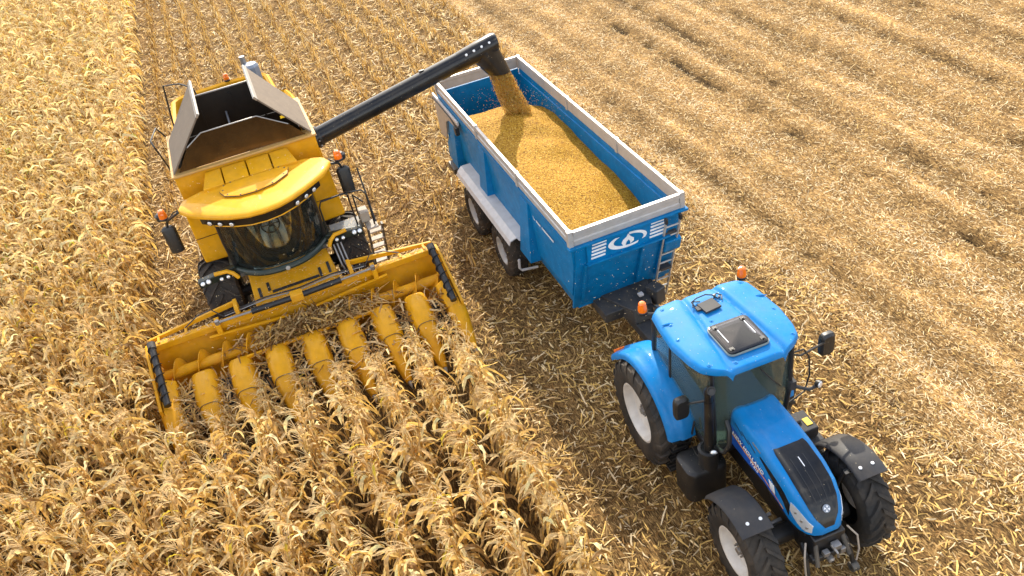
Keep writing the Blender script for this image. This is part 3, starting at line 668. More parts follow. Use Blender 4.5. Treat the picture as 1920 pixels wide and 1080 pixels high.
# cab glass, base ring, pillars
def gx0(y): return -2.86-.62*(abs(y)/.97)**2.6
def gx1(y): return -2.62-.50*(abs(y)/.97)**2.6
ys = np.linspace(-.97, .97, 25)
q = MB(); q.sheet([[(gx0(y), y, 2.06) for y in ys], [((gx0(y)+gx1(y))/2+.05, y, 2.7) for y in ys], [(gx1(y), y, 3.36) for y in ys]], (-.012, 0, 0)); q.build('windscreen', M['glass_dark'], cb)
q = MB(); q.tube([(-4.2, -1.02, 2.02), (-3.7, -1.03, 2.0)]+[(gx0(y)+.03, y*1.04, 1.99) for y in ys]+[(-3.7, 1.03, 2.0), (-4.2, 1.02, 2.02)], .068, 10); q.build('cab_base_ring', M['darkgreen'], cb)
q = MB(); q.lathe([(.05, 0), (.045, .014), (.001, .016)], (-2.76, .03, 2.0), (1, 0, .3), 14); q.build('badge', M['steel'], cb)
for s in (-1, 1):
    q = MB(); q.tube([(gx0(.95)-.02, s*.97, 2.02), (gx0(.95)+.14, s*.985, 2.7), (gx1(.95)-.02, s*.96, 3.38)], .045, 8); q.build('cab_pillar', M['black'], cb)
    q = MB(); q.tube([(-4.25, s*1.0, 2.02), (-4.25, s*1.0, 3.4)], .05, 8); q.build('cab_pillar', M['black'], cb)
    q = MB(); q.hexa([(-3.52, s*.985, 2.08), (-4.22, s*1.0, 2.08), (-4.22, s*.99, 2.08), (-3.52, s*.975, 2.08)], [(-3.2, s*.975, 3.35), (-4.22, s*.99, 3.35), (-4.22, s*.98, 3.35), (-3.2, s*.965, 3.35)]); q.build('side_window', M['glass_dark'], cb)
q = MB(); q.box((-4.4, 0, 2.72), (.1, 2.0, 1.3)); q.build('cab_rear_wall', M['black'], cb)
q = MB(); q.box((-3.75, 0, 1.97), (1.25, 1.86, .07)); q.build('cab_floor', M['dsteel'], cb)
# cab interior
q = MB(); q.box((-3.95, 0, 2.45), (.48, .5, .14)); q.box((-4.2, 0, 2.85), (.14, .48, .74), (0, -.12, 0)); q.box((-3.95, 0, 2.2), (.34, .34, .36)); q.build('operator_seat', M['seat'], cb, bevel=.05)
q = MB(); q.tube([(-3.12, 0, 2.02), (-3.22, 0, 2.5), (-3.34, 0, 2.72)], [.085, .07, .045], 10); q.build('steering_column', M['cabgrey'], cb)
st = MB(); cx = Vector((-3.38, 0, 2.76)); u = Vector((.55, 0, .83)); w = Vector((0, 1, 0))
rim_pts = [cx + Vector((.83, 0, -.55))*(.0) + (Vector((-.62, 0, .45)).normalized()*cos(t)*.19 + w*sin(t)*.19) for t in np.linspace(0, 2*pi, 25)]
st.tube(rim_pts, .016, 6); st.tube([rim_pts[6], rim_pts[18]], .014, 6); st.tube([rim_pts[0], cx], .014, 6); st.build('steering_wheel', M['black'], cb)
q = MB(); q.box((-3.75, -.42, 2.52), (.7, .2, .16)); q.box((-3.4, -.45, 2.75), (.06, .24, .2), (0, -.4, .2)); q.build('armrest_console', M['cabgrey'], cb, bevel=.03)
q = MB(); q.box((-3.5, .7, 2.62), (.05, .5, .07), (0, 0, .25)); q.build('handle_bar', M['rimgrey'], cb, bevel=.01)
# flank boxes beside the cab
for s, z0, x1 in ((-1, 1.95, -3.92), (1, 2.05, -3.86)):
    q = MB(); q.hexa([(x1-.12, s*1.03, z0), (-4.58, s*1.03, z0), (-4.58, s*1.60, z0), (x1-.16, s*1.58, z0)], [(x1, s*1.03, 3.30), (-4.58, s*1.03, 3.30), (-4.58, s*1.56, 3.30), (x1-.05, s*1.53, 3.30)])
    o = q.build('flank_box', Y, cb, bevel=.05, seg=3)
    q = MB(); q.box((x1-.06, s*1.30, 2.62), (.012, .5, .008), (0, .07, 0)); q.build('panel_seam', M['black'], o)
# lamp bars left and right of the cab base
for s in (-1, 1):
    q = MB(); q.hexa([(-3.36, s*.98, 1.90), (-3.50, s*.98, 1.90), (-3.38, s*1.78, 1.90), (-3.22, s*1.78, 1.90)], [(-3.34, s*.98, 2.09), (-3.50, s*.98, 2.09), (-3.38, s*1.78, 2.07), (-3.20, s*1.78, 2.07)]); o = q.build('lamp_bar', M['darkgreen'], cb, bevel=.02)
    q = MB(); q.tube([(-3.15, s*.98, 1.93), (-3.16, s*1.05, 2.06), (-3.22, s*1.16, 2.12), (-3.26, s*1.42, 2.12)], .045, 8); q.build('handle_guard', M['yellow'], cb)
    for yy in (1.18, 1.32, 1.58, 1.70): round_lamp(o, (-3.28+.18*(yy-1.18)*.3+.03, s*yy, 1.99+(.03 if yy > 1.5 else -.02)), (1, 0, .45), .055 if yy > 1.5 else .042)
# platform, rails and ladder on the left flank
q = MB(); q.box((-3.66, 1.42, 1.96), (.46, .86, .05)); o = q.build('platform', M['dsteel'], cb)
for i in range(9):
    q = MB(); q.box((-3.48-.045*i, 1.44, 2.0), (.012, .6, .03)); q.build('grating_bar', M['rimgrey'], o)
for pts in ([(-3.45, 1.06, 2.0), (-3.4, 1.06, 2.75), (-3.42, 1.12, 2.86), (-3.46, 1.62, 2.86), (-3.5, 1.70, 2.78), (-3.5, 1.72, 2.0)], [(-3.5, 1.66, 2.85), (-3.35, 1.78, 2.9), (-3.3, 1.98, 2.9), (-3.28, 2.06, 2.8), (-3.3, 2.06, 2.0)], [(-3.7, 1.82, 2.0), (-3.75, 1.82, 2.6), (-3.35, 1.95, 2.6)], [(-3.36, 2.1, 2.02), (-4.1, 2.12, 3.0)]):
    q = MB(); q.tube(pts, .019, 8); q.build('hand_rail', M['black'], cb)
q = MB(); q.box((-3.42, 2.0, 1.95), (.36, .26, .05)); q.box((-3.6, 1.92, 2.15), (.3, .2, .25)); q.build('step_plate', M['dirty'], cb, bevel=.02)
for yy in (1.90, 2.22):
    q = MB(); q.hexa([(-4.25, yy-.02, .42), (-4.13, yy-.02, .42), (-4.13, yy+.02, .42), (-4.25, yy+.02, .42)], [(-3.45, yy-.02, 1.93), (-3.33, yy-.02, 1.93), (-3.33, yy+.02, 1.93), (-3.45, yy+.02, 1.93)]); o = q.build('ladder_rail', M['dsteel'], cb)
for k in range(5):
    t = .08+.2*k; q = MB(); q.box((-4.19+.80*t, 2.06, .42+1.5*t), (.16, .3, .03)); q.build('ladder_step', M['dirty'], cb)
# mirrors with beacons
for s, x, y, z in ((-1, -4.15, -1.98, 2.76), (1, -3.86, 1.80, 2.98)):
    q = MB(); q.loft([[(x+.07*cos(t)*(1+.3*(cos(t) > 0)), y+.14*sin(t), z-.34) for t in np.linspace(0, 2*pi, 16, endpoint=False)], [(x+.08*cos(t), y+.15*sin(t), z+.22) for t in np.linspace(0, 2*pi, 16, endpoint=False)], [(x+.05*cos(t), y+.10*sin(t), z+.28) for t in np.linspace(0, 2*pi, 16, endpoint=False)]]); o = q.build('mirror', M['black'], cb, bevel=.01)
    q = MB(); q.tube([(x, y, z+.25), (x+.05, y-s*.05, z+.42), (-3.7, s*1.62, 3.48), (-3.75, s*1.45, 3.50)], .026, 8); q.tube([(x-.05, y, z+.3), (x-.2, y-s*.2, z+.44), (-3.95, s*1.5, 3.42)], .016, 6); q.build('mirror_arm', M['black'], o)
    beacon(cb, (x+.02, y-s*.02, z+.48), .085, .2)
    q = MB(); q.lathe([(.001, -.07), (.10, -.06), (.11, .05), (.06, .09), (.001, .09)], (x-.14, y+s*.05, z+.46), (0, 0, 1), 14); q.build('side_lamp', M['black'], o)
# feeder house
q = MB(); q.hexa([(-3.0, -.86, .62), (-4.3, -.80, 1.1), (-4.3, .88, 1.1), (-3.0, .98, .62)], [(-2.62, -.88, 1.22), (-3.75, -.80, 1.92), (-3.75, .88, 1.92), (-2.62, 1.0, 1.22)]); o = q.build('feeder_house', M['yellow_old'], cb, bevel=.03)
def feeder(x0, y, w, l):   # slots in the feeder's top plate
    k = .62; z = 1.22+(-2.62-x0)*k; return (x0, y, z+.012), (l, w, .02)
for x0, y, w, l in ((-3.02, -.70, .06, .22), (-3.08, -.50, .06, .2), (-3.02, .62, .06, .22), (-3.06, .82, .06, .26), (-2.96, .06, 1.02, .055)):
    c, d = feeder(x0, y, w, l); q = MB(); q.box(c, d, (0, .555, 0)); q.build('slot', M['black'], o)
q = MB(); q.box((-3.38, .08, 1.702), (.34, 1.2, .02), (0, .555, 0)); q.build('cover_plate', M['yellow_old'], o, bevel=.008)
for yy in (1.08, 1.16, 1.24):
    q = MB(); q.tube([(-3.3, yy, 1.85), (-3.0, yy+.02, 1.5), (-2.9, yy+.1, 1.2), (-2.6, yy+.3, 1.15), (-2.5, yy+.5, 1.35)], .02, 6); q.build('hydraulic_hose', M['steel'], cb)
# running gear
make_wheel('wheel', cb, (-4.15, -1.45, .95), .96, .72, .45, -1, 20, M['rubber_dusty'], M['rim'])
make_wheel('wheel', cb, (-4.15, 1.45, .95), .96, .72, .45, 1, 20, M['rubber_dusty'], M['rim'])
make_wheel('wheel', cb, (-8.1, -1.3, .62), .63, .5, .32, -1, 16, M['rubber_dusty'], M['rim'])
make_wheel('wheel', cb, (-8.1, 1.3, .62), .63, .5, .32, 1, 16, M['rubber_dusty'], M['rim'])
q = MB(); q.tube([(-4.15, -1.2, .95), (-4.15, 1.2, .95)], .14, 12); q.tube([(-8.1, -1.1, .62), (-8.1, 1.1, .62)], .09, 10); q.box((-5.6, 0, 1.35), (3.2, 1.5, .5)); q.box((-4.2, 0, 1.2), (.5, 1.7, .5)); q.build('axle_frame', M['chassis'], cb, bevel=.02)
# unloading pipe and its rubber spout
q = MB(); A, B = Vector((-5.05, 1.50, 3.52)), Vector((-5.30, 5.72, 4.26)); q.tube([A, B], .205, 24); o = q.build('unloading_pipe', M['gloss'], cb)
q = MB(); d = (B-A).normalized(); q.tube([A-d*.25, A+d*.06], .25, 20); q.tube([A+d*.10, A+d*.15], .235, 20); q.build('collar', M['black'], o)
for k in range(10):
    a = 2*pi*k/10; u = d.cross(Vector((0, 0, 1))).normalized(); w = d.cross(u); p = A+d*.06+(u*cos(a)+w*sin(a))*.235; q = MB(); q.tube([p, p+d*.03], .016, 6); q.build('bolt', M['steel'], o)
q = MB(); q.box(A*.35+B*.65+Vector((-.02, 0, .21)), (.05, .12, .05)); q.build('bracket', M['black'], o)
secs = []
for P, R1 in ((B-d*.62, .21), (B-d*.2, .23), (B+d*.30, .245), (B+d*.40, .21)):
    secs.append([P + Vector((cos(t)*R1, 0, sin(t)*R1)) for t in np.linspace(0, 2*pi, 20, endpoint=False)])
q = MB(); q.loft(secs, cap=True); o2 = q.build('spout_cap', M['gloss'], o, angle=50)
def ring(yc, zc, ry, rx, slope): return [Vector((B.x+cos(t)*rx, yc+sin(t)*ry, zc+slope*sin(t)*ry)) for t in np.linspace(0, 2*pi, 20, endpoint=False)]
r0 = [ring(5.78, 4.26, .36, .235, .15), ring(5.83, 4.10, .34, .245, .12), ring(5.95, 3.86, .31, .26, .06), ring(6.05, 3.64, .285, .27, -.1)]
r1 = [[p+Vector((0, 0, -.008)) - (p-Vector((B.x, sum(v.y for v in s)/20, p.z)))*.08 for p in s] for s in reversed(r0)]
sp = MB(); sp.loft(r0+r1, cap=False); sp.build('rubber_spout', M['gloss'], o, angle=50)
for k in range(4):
    p = B-d*(.42-.2*k)+Vector((.17, 0, .13)); q = MB(); q.lathe([(.032, 0), (.028, .03), (.001, .034)], p, (.8, 0, .6), 10); q.build('bolt', M['white'], o)
for o in cb.children: o.location.x += 5.5      # built in field coordinates, origin under the harvester

# ------------------------------------------------------------------ the driver in the harvester's cab
def person():
    J = {'pelvis': (-3.98, 0, 2.60), 'belly': (-4.02, 0, 2.80), 'chest': (-4.05, 0, 3.02), 'neck': (-4.0, 0, 3.17), 'chin': (-3.96, 0, 3.23), 'head': (-3.94, 0, 3.31)}
    R = {'pelvis': .15, 'belly': .135, 'chest': .15, 'neck': .055, 'chin': .075, 'head': .095}
    E = [('pelvis', 'belly'), ('belly', 'chest'), ('chest', 'neck'), ('neck', 'chin'), ('chin', 'head')]
    for s, n in ((-1, 'r'), (1, 'l')):
        for k, p, r in (('hip', (-3.92, s*.10, 2.58), .105), ('knee', (-3.46, s*.19, 2.57), .078), ('calf', (-3.40, s*.19, 2.36), .066), ('ankle', (-3.36, s*.18, 2.13), .045), ('toe', (-3.18, s*.20, 2.06), .04),
                        ('shoulder', (-4.03, s*.20, 3.07), .07), ('elbow', (-3.86, s*.27, 2.82), .05), ('wrist', (-3.62, s*.19, 2.84), .033), ('palm', (-3.54, s*.165, 2.845), .034)):
            J[k+n] = p; R[k+n] = r
        E += [('pelvis', 'hip'+n), ('hip'+n, 'knee'+n), ('knee'+n, 'calf'+n), ('calf'+n, 'ankle'+n), ('ankle'+n, 'toe'+n), ('chest', 'shoulder'+n), ('shoulder'+n, 'elbow'+n), ('elbow'+n, 'wrist'+n), ('wrist'+n, 'palm'+n)]
        for i, (dy, L) in enumerate(((-.030, .05), (-.012, .06), (.006, .062), (.022, .055))):
            a = 'f%d%s' % (i, n); b2 = 'g%d%s' % (i, n); px_, py_, pz_ = J['palm'+n]
            J[a] = (px_+.035, py_+dy, pz_+.008); J[b2] = (px_+.035+L*.35, py_+dy, pz_-L*.5); R[a] = .010; R[b2] = .008; E += [('palm'+n, a), (a, b2)]
        px_, py_, pz_ = J['palm'+n]; J['th'+n] = (px_+.02, py_-s*.045, pz_-.012); R['th'+n] = .010; E.append(('palm'+n, 'th'+n))
    names = list(J); me = bpy.data.meshes.new('person'); me.from_pydata([J[k] for k in names], [(names.index(a), names.index(c)) for a, c in E], [])
    o = bpy.data.objects.new('person', me); COL.objects.link(o)
    md = o.modifiers.new('skin', 'SKIN'); sv_ = me.skin_vertices
    if not sv_:
        bm = bmesh.new(); bm.from_mesh(me); bm.verts.layers.skin.verify(); bm.to_mesh(me); bm.free(); sv_ = me.skin_vertices
    for i, k in enumerate(names): sv_[0].data[i].radius = (R[k], R[k]); sv_[0].data[i].use_root = (k == 'pelvis')
    sub = o.modifiers.new('sub', 'SUBSURF'); sub.levels = 2; sub.render_levels = 2
    bpy.context.view_layer.update(); dg = bpy.context.evaluated_depsgraph_get()
    m2 = bpy.data.meshes.new_from_object(o.evaluated_get(dg)); o.modifiers.clear(); o.data = m2
    m2.materials.clear()
    for k in ('jeans', 'shirt', 'skin', 'black'): m2.materials.append(M[k])
    for p in m2.polygons:
        c = p.center; i = 1
        if c.z > 3.16: i = 2
        elif c.z < 2.10 or (c.x > -3.3 and c.z < 2.2): i = 3
        elif c.z < 2.70 and not (c.x > -3.95 and abs(c.y) > .3): i = 0
        elif c.x > -3.72 and c.z > 2.7: i = 2
        p.material_index = i
    m2.shade_smooth()
    q = MB(); q.lathe([(.001, .115), (.06, .10), (.10, .05), (.108, 0), (.10, -.05)], (-3.955, 0, 3.31), (-.25, 0, 1), 16); h = q.build('hair', M['hair'], o)
    q = MB(); q.lathe([(.001, .045), (.018, .02), (.02, 0)], (-3.85, 0, 3.285), (1, 0, -.2), 8); q.build('nose', M['skin'], o)
    for s in (-1, 1):
        q = MB(); q.lathe([(.001, .012), (.012, .006), (.014, 0)], (-3.852, s*.035, 3.315), (1, s*.2, 0), 8); q.build('eye', M['black'], o)
        q = MB(); q.lathe([(.001, .02), (.02, .012), (.024, 0)], (-3.95, s*.092, 3.30), (0, s, 0), 8); q.build('ear', M['skin'], o)
    q = MB(); q.box((-3.862, 0, 3.235), (.02, .05, .012)); q.build('mouth', M['hair'], o)
    tag(o, 'person in pale jeans sitting at the wheel inside the harvester cab', 'person')
person()

# ------------------------------------------------------------------ the corn header in front of the harvester
hd = empty('corn_header', (-1.4, 0, 0))
tag(hd, 'wide yellow eight-row corn header pushing into the standing corn', 'corn header')
YO = M['yellow_old']
q = MB(); q.prism([(-2.30, .35), (-2.52, .45), (-2.56, 1.32), (-2.50, 1.34), (-2.46, .50), (-2.28, .40)], 'y', -3.02, 3.02); q.build('back_sheet', YO, hd, bevel=.01)
q = MB(); q.box((-2.50, 0, 1.41), (.15, 6.1, .14)); q.build('top_beam', YO, hd, bevel=.015)
for s in (-1, 1):
    q = MB(); q.hexa([(-2.66, s*3.05, 1.42), (-2.72, s*3.05, 1.42), (-2.82, s*1.25, 1.55), (-2.76, s*1.25, 1.55)], [(-2.66, s*3.05, 1.50), (-2.72, s*3.05, 1.50), (-2.82, s*1.25, 1.66), (-2.76, s*1.25, 1.66)]); q.build('fold_rail', M['yellow'], hd, bevel=.01)
    for yy in (2.85, 2.3):
        q = MB(); q.box((-2.6, s*yy, 1.48), (.24, .05, .06)); q.build('rail_strut', YO, hd)
    q = MB(); q.prism([(-2.84, 1.42), (-2.42, 1.42), (-2.46, 1.66), (-2.80, 1.70)], 'y', s*1.18, s*1.26); q.build('hinge_plate', YO, hd, bevel=.01)
    q = MB(); q.prism([(-2.60, 1.38), (-2.30, 1.30), (-2.34, 1.50), (-2.58, 1.56)], 'y', s*1.62, s*1.72); q.build('hinge_plate', YO, hd, bevel=.01)
    a, b2 = Vector((-2.36, s*.12, 1.53)), Vector((-2.40, s*1.66, 1.54)); mid_ = a.lerp(b2, .52)
    q = MB(); q.tube([a, mid_], .062, 14); q.tube([mid_, mid_+(b2-a)*.02], .07, 14); o = q.build('hydraulic_cylinder', M['black'], hd)
    q = MB(); q.tube([mid_, b2], .026, 10); q.lathe([(.001, -.05), (.05, -.05), (.05, .05), (.001, .05)], b2, (0, 0, 1), 12); q.build('piston_rod', M['steel'], o)
    q = MB(); q.hexa([(-2.30, s*.3, 1.14), (-2.36, s*.3, 1.14), (-2.36, s*1.9, 1.22), (-2.30, s*1.9, 1.22)], [(-2.26, s*.3, 1.20), (-2.34, s*.3, 1.20), (-2.34, s*1.9, 1.34), (-2.26, s*1.9, 1.34)]); q.build('front_rail', M['yellow'], hd, bevel=.008)
q = MB(); q.box((-2.38, 0, 1.53), (.2, .26, .18)); q.build('centre_block', YO, hd, bevel=.02)
for k, z in ((0, 1.50), (1, 1.53), (2, 1.50)):
    q = MB(); q.tube([(-2.60-.035*k, -1.5, z), (-2.62-.03*k, -.6, z+.05), (-2.56-.035*k, .1, z+.03), (-2.62-.03*k, .8, z+.05), (-2.60-.035*k, 1.55, z+.02)], .013, 6); q.build('hydraulic_hose', M['steel' if k != 1 else 'black'], hd)
for s in (-1, 1):
    q = MB(); q.tube([(-2.55, s*1.5, 1.52), (-2.66, s*1.7, 1.72), (-2.7, s*2.0, 1.66), (-2.6, s*2.3, 1.55)], .012, 6); q.build('hydraulic_hose', M['black'], hd)
# trough and its front rail
q = MB(); q.prism([(-2.44, .55), (-2.34, .52), (-2.00, .50), (-1.78, .60), (-1.76, .56), (-2.0, .46), (-2.4, .48)], 'y', -2.98, 2.98); q.build('trough', YO, hd)
q = MB(); q.box((-1.72, 0, .97), (.05, 2.7, .07)); q.build('trough_rail', M['yellow'], hd, bevel=.01)
# cross auger
ax, az_ = -2.08, .93
q = MB(); q.tube([(ax, -2.95, az_), (ax, 2.95, az_)], .115, 18); o = q.build('cross_auger', YO, hd)
for s in (-1, 1):
    n = 132; R0, R1 = .10, .285; G = []
    for i in range(n+1):
        t = i/n; y = s*(.35+2.55*t); a = s*t*5.2*2*pi
        G.append([(ax+cos(a)*r, y, az_+sin(a)*r) for r in (R0, (R0+R1)/2, R1)])
    f = MB(); f.sheet(G, (0, .012, 0)); f.build('auger_flight', YO, o)
# snouts, each with its steel tip
def snout_mesh():
    secs = []
    for x, hw, zt, zb in ((-1.80, .235, .98, .78), (-1.72, .262, 1.03, .60), (-1.45, .270, .975, .50), (-1.15, .262, .87, .43), (-.98, .235, .80, .38), (-.96, .224, .785, .38), (-.60, .150, .575, .28), (-.30, .098, .37, .18), (-.12, .05, .245, .13)):
        P = []
        for k in range(13):
            t = pi*k/12; cx_ = cos(t); sz = sin(t)
            P.append((x, hw*np.sign(cx_)*abs(cx_)**.62, zb+(zt-zb)*abs(sz)**.60))
        secs.append(P)
    return secs
sn = snout_mesh()
for k in range(7):
    y0 = -2.25+.75*k
    q = MB(); q.loft([[(x, y+y0, z) for x, y, z in s] for s in sn]); o = q.build('snout', M['yellow'], hd, angle=40)
    q = MB(); q.lathe([(.054, 0), (.035, .07), (.010, .15), (.001, .16)], (-.125, y0, .185), (1, 0, -.5), 12); q.build('snout_tip', M['steel'], o)
    q = MB(); q.tube([(-.97, y0+.235*np.sign(cos(t))*abs(cos(t))**.62, .38+.425*abs(sin(t))**.6) for t in np.linspace(.15, pi-.15, 17)], .007, 5); q.build('snout_seam', M['dsteel'], o)
# row units: black decks with gathering chains between the snouts
for k in range(8):
    y0 = -2.625+.75*k
    q = MB(); q.hexa([(-1.78, y0-.17, .50), (-.85, y0-.14, .28), (-.85, y0+.14, .28), (-1.78, y0+.17, .50)], [(-1.78, y0-.17, .62), (-.85, y0-.14, .40), (-.85, y0+.14, .40), (-1.78, y0+.17, .62)]); o = q.build('row_unit', M['black'], hd, bevel=.01)
    for s in (-1, 1):
        q = MB(); q.tube([(-1.75, y0+s*.09, .66), (-.9, y0+s*.07, .44)], .028, 6)
        for j in range(7): t = j/6; q.box((-1.75+.85*t, y0+s*(.06-.01*t), .67-.22*t), (.03, .07, .04), (0, .25, 0))
        q.build('gathering_chain', M['dsteel'], o)
# outer dividers with black rotating crop screws
for s in (-1, 1):
    P = [(-2.60, .45), (-2.62, 1.42), (-2.50, 1.52), (-2.20, 1.50), (-1.0, .98), (-.95, .55), (-1.2, .35), (-2.2, .32)]
    q = MB(); q.loft([[(x, s*3.12, z) for x, z in P], [(x, s*3.06, z) for x, z in P]]); q.build('divider_wall', M['yellow'], hd, bevel=.012)
    q = MB(); q.hexa([(-1.75, s*2.74, .55), (-.95, s*2.80, .50), (-.95, s*3.05, .50), (-1.75, s*3.05, .55)], [(-1.75, s*2.74, 1.02), (-.95, s*2.80, .74), (-.95, s*3.05, .92), (-1.75, s*3.05, 1.20)]); q.build('divider_body', M['yellow'], hd, bevel=.03)
    secs = []
    for x, w, zt, zb in ((-1.05, .20, .93, .42), (-.85, .18, .84, .36), (-.55, .13, .62, .28), (-.30, .08, .45, .24), (-.16, .04, .36, .27)):
        secs.append([(x, s*(2.96)+w*np.sign(cos(t))*abs(cos(t))**.75, (zt+zb)/2+(zt-zb)/2*np.sign(sin(t))*abs(sin(t))**.75) for t in np.linspace(0, 2*pi, 16, endpoint=False)])
    q = MB(); q.loft(secs); o = q.build('divider_snout', M['yellow'], hd, angle=45)
    q = MB(); q.lathe([(.05, 0), (.03, .06), (.001, .13)], (-.17, s*2.96, .315), (1, 0, -.35), 10); q.build('snout_tip', M['steel'], o)
    a, b2 = Vector((-2.22, s*2.95, 1.60)), Vector((-1.02, s*2.93, 1.04)); d = (b2-a).normalized(); u = d.cross(Vector((0, 1, 0))).normalized(); w = d.cross(u)
    q = MB(); q.tube([a, b2], .068, 14); o = q.build('crop_screw', M['black'], hd)
    G = []
    for i in range(91):
        t = i/90; an = t*6*2*pi; p = a.lerp(b2, t); e = u*cos(an)+w*sin(an); G.append([p+e*.06, p+e*.098])
    f = MB(); f.sheet(G, d*.01); f.build('screw_flight', M['black'], o)
    q = MB(); q.tube([a-d*.12, a+d*.02], .085, 12); q.build('screw_motor', M['dsteel'], o)
for o in hd.children: o.location.x += 1.4
# loose leaves and stalks heaped on the header
n = 1500
hx = rng.normal(-2.02, .17, n); hy = np.clip(rng.normal(.1, .62, n), -2.0, 2.0); hz = 1.03 + rng.uniform(-.12, .16, n)*np.exp(-(hy/1.2)**2) + .05*np.exp(-((hx+2.05)/.15)**2)
V, Q, Cc = ribbons(np.stack([hx, hy], 1), rng.uniform(0, 2*pi, n), rng.lognormal(math.log(.24), .45, n), rng.uniform(.012, .05, n), hz, rng.normal(0, .3, n), rng.uniform(-.04, .06, n), pick(n, [TAN, BROWN, GOLD, CREAM], [3, 2.4, 1.6, .7]))
n2 = 900; kx = rng.uniform(-1.75, -.5, n2); ky = -2.625+.75*rng.integers(0, 8, n2)+rng.normal(0, .17, n2)
V2, Q2, C2 = ribbons(np.stack([kx, ky], 1), rng.uniform(0, 2*pi, n2), rng.lognormal(math.log(.26), .4, n2), rng.uniform(.015, .055, n2), .98+.45*(-1.75-kx)*.75+rng.uniform(-.2, .08, n2), rng.normal(0, .35, n2), rng.uniform(-.05, .07, n2), pick(n2, [TAN, BROWN, GOLD, CREAM], [2, 1.6, 2.4, 1.6]))
tag(link('leaf_trash', np_mesh('leaf_trash', np.concatenate([V, V2]), np.concatenate([Q, Q2+len(V)]), np.concatenate([Cc, C2]), M['leaf'])), 'torn brown corn leaves heaped on the header', 'corn leaves', kind='stuff')

# chaff lying on the harvester's front ledges and on the header's beam
def dusting(n, x0, x1, y0, y1, zf, L0=.05):
    x = rng.uniform(x0, x1, n); y = rng.uniform(y0, y1, n)
    return ribbons(np.stack([x, y], 1), rng.uniform(0, 2*pi, n), rng.lognormal(math.log(L0), .5, n), rng.uniform(.005, .014, n), zf(x, y)+.012, rng.normal(0, .1, n), rng.uniform(0, .006, n), pick(n, [CREAM, PALE, TAN], [2, 2, 1]))
def flying(n, c, sd):
    p = np.stack([rng.normal(m_, s_, n) for m_, s_ in zip(c, sd)], 1); p[:, 2] = np.abs(p[:, 2])
    return ribbons(p[:, :2], rng.uniform(0, 2*pi, n), rng.uniform(.012, .035, n), rng.uniform(.006, .014, n), p[:, 2], rng.normal(0, .8, n), rng.uniform(0, .004, n), pick(n, [CREAM, PALE], [1, 1]))
sets = [flying(420, (-2.6, .2, 1.7), (.7, 1.5, .45)), flying(160, (1.3, 6.0, 1.6), (.35, .9, .5)), flying(160, (-2.6, 4.6, .8), (1.3, .35, .5)), dusting(170, -3.7, -2.66, -.8, .92, lambda x, y: 1.22+(-2.62-x)*.62), dusting(260, -2.56, -2.44, -3.0, 3.0, lambda x, y: 1.485+0*x, .06), dusting(90, -3.9, -3.45, 1.02, 1.82, lambda x, y: 2.0+0*x), dusting(60, -4.5, -3.3, -1.3, 1.3, lambda x, y: np.where(x < -3.74, 3.655+(-3.74-x)*.12, 3.625)+.0*x, .03), dusting(70, -2.44, -2.30, -1.6, 1.6, lambda x, y: 1.36+0*x, .1)]
off = 0; VV = []; QQ = []; CC = []
for v, q_, c in sets: VV.append(v); QQ.append(q_+off); CC.append(c); off += len(v)
tag(link('chaff', np_mesh('chaff', np.concatenate(VV), np.concatenate(QQ), np.concatenate(CC), M['straw'])), 'pale chaff lying on and flying about the harvester, header and trailer', 'chaff', kind='stuff')

# ------------------------------------------------------------------ the grain trailer (front of its box at local x = 0)
tr = empty('grain_trailer', (.906, 6.029, 0), rad(-.46))
tag(tr, 'blue twin-axle tipping trailer with aluminium boards, heaped with corn grain', 'trailer')
TB = M['tblue']; ZT = 3.06; L_T = 8.1
def yw(z, s):  return s*np.interp(z, [.9, 1.35, 2.72], [.98, 1.09, 1.14])
# side walls: folded sheet, front edge follows the raked lower front
for s in (-1, 1):
    def fx(z): return float(np.interp(z, [.92, 2.25, 2.74], [-.50, -.04, 0]))
    zs = [.92, 1.12, 1.35, 1.36, 1.9, 2.3, 2.60, 2.61, 2.74]; ex = [0, 0, 0, .012, .0, .0, 0, .03, .03]
    G = [[(fx(z)+(-L_T-fx(z))*t, yw(z, s)+s*e, z) for t in np.linspace(0, 1, 12)] for z, e in zip(zs, ex)]
    q = MB(); q.sheet(G, (0, -s*.05, 0)); o = q.build('side_wall', TB, tr, angle=12)
    for x0, wt, wb in ((-2.05, .10, .62), (-4.62, .10, .60), (-6.9, .10, .5)):
        q = MB(); q.hexa([(x0, s*1.05, 1.12), (x0-wb, s*1.05, 1.12), (x0-wb, s*1.30, 1.12), (x0-.02, s*1.30, 1.12)], [(x0, s*1.10, 2.58), (x0-.42, s*1.10, 2.58), (x0-.42, s*1.17, 2.58), (x0-.02, s*1.17, 2.58)]); q.build('wall_rib', TB, tr, bevel=.012)
    # aluminium boards in three lengths with posts between
    ed = [0, -2.55, -5.05, -L_T]
    for i in range(3):
        a, b2 = ed[i]-.05, ed[i+1]+.05
        P = [(s*1.115, 2.755), (s*1.155, 2.755), (s*1.155, 2.86), (s*1.135, 2.875), (s*1.135, 2.965), (s*1.165, 2.98), (s*1.165, ZT), (s*1.10, ZT), (s*1.10, 2.98), (s*1.115, 2.965)]
        q = MB(); q.prism(P, 'x', b2, a); q.build('side_board', M['alu'], tr, bevel=.004)
    for x in ed[1:3]:
        q = MB(); q.box((x, s*1.135, 2.91), (.10, .085, .33)); q.build('board_post', M['alu'], tr, bevel=.006)
    for x in (ed[0], ed[3]):
        q = MB(); q.box((x+(.0 if x == 0 else 0), s*1.14, 2.905), (.10, .10, .34)); q.build('corner_post', M['alu'], tr, bevel=.006)
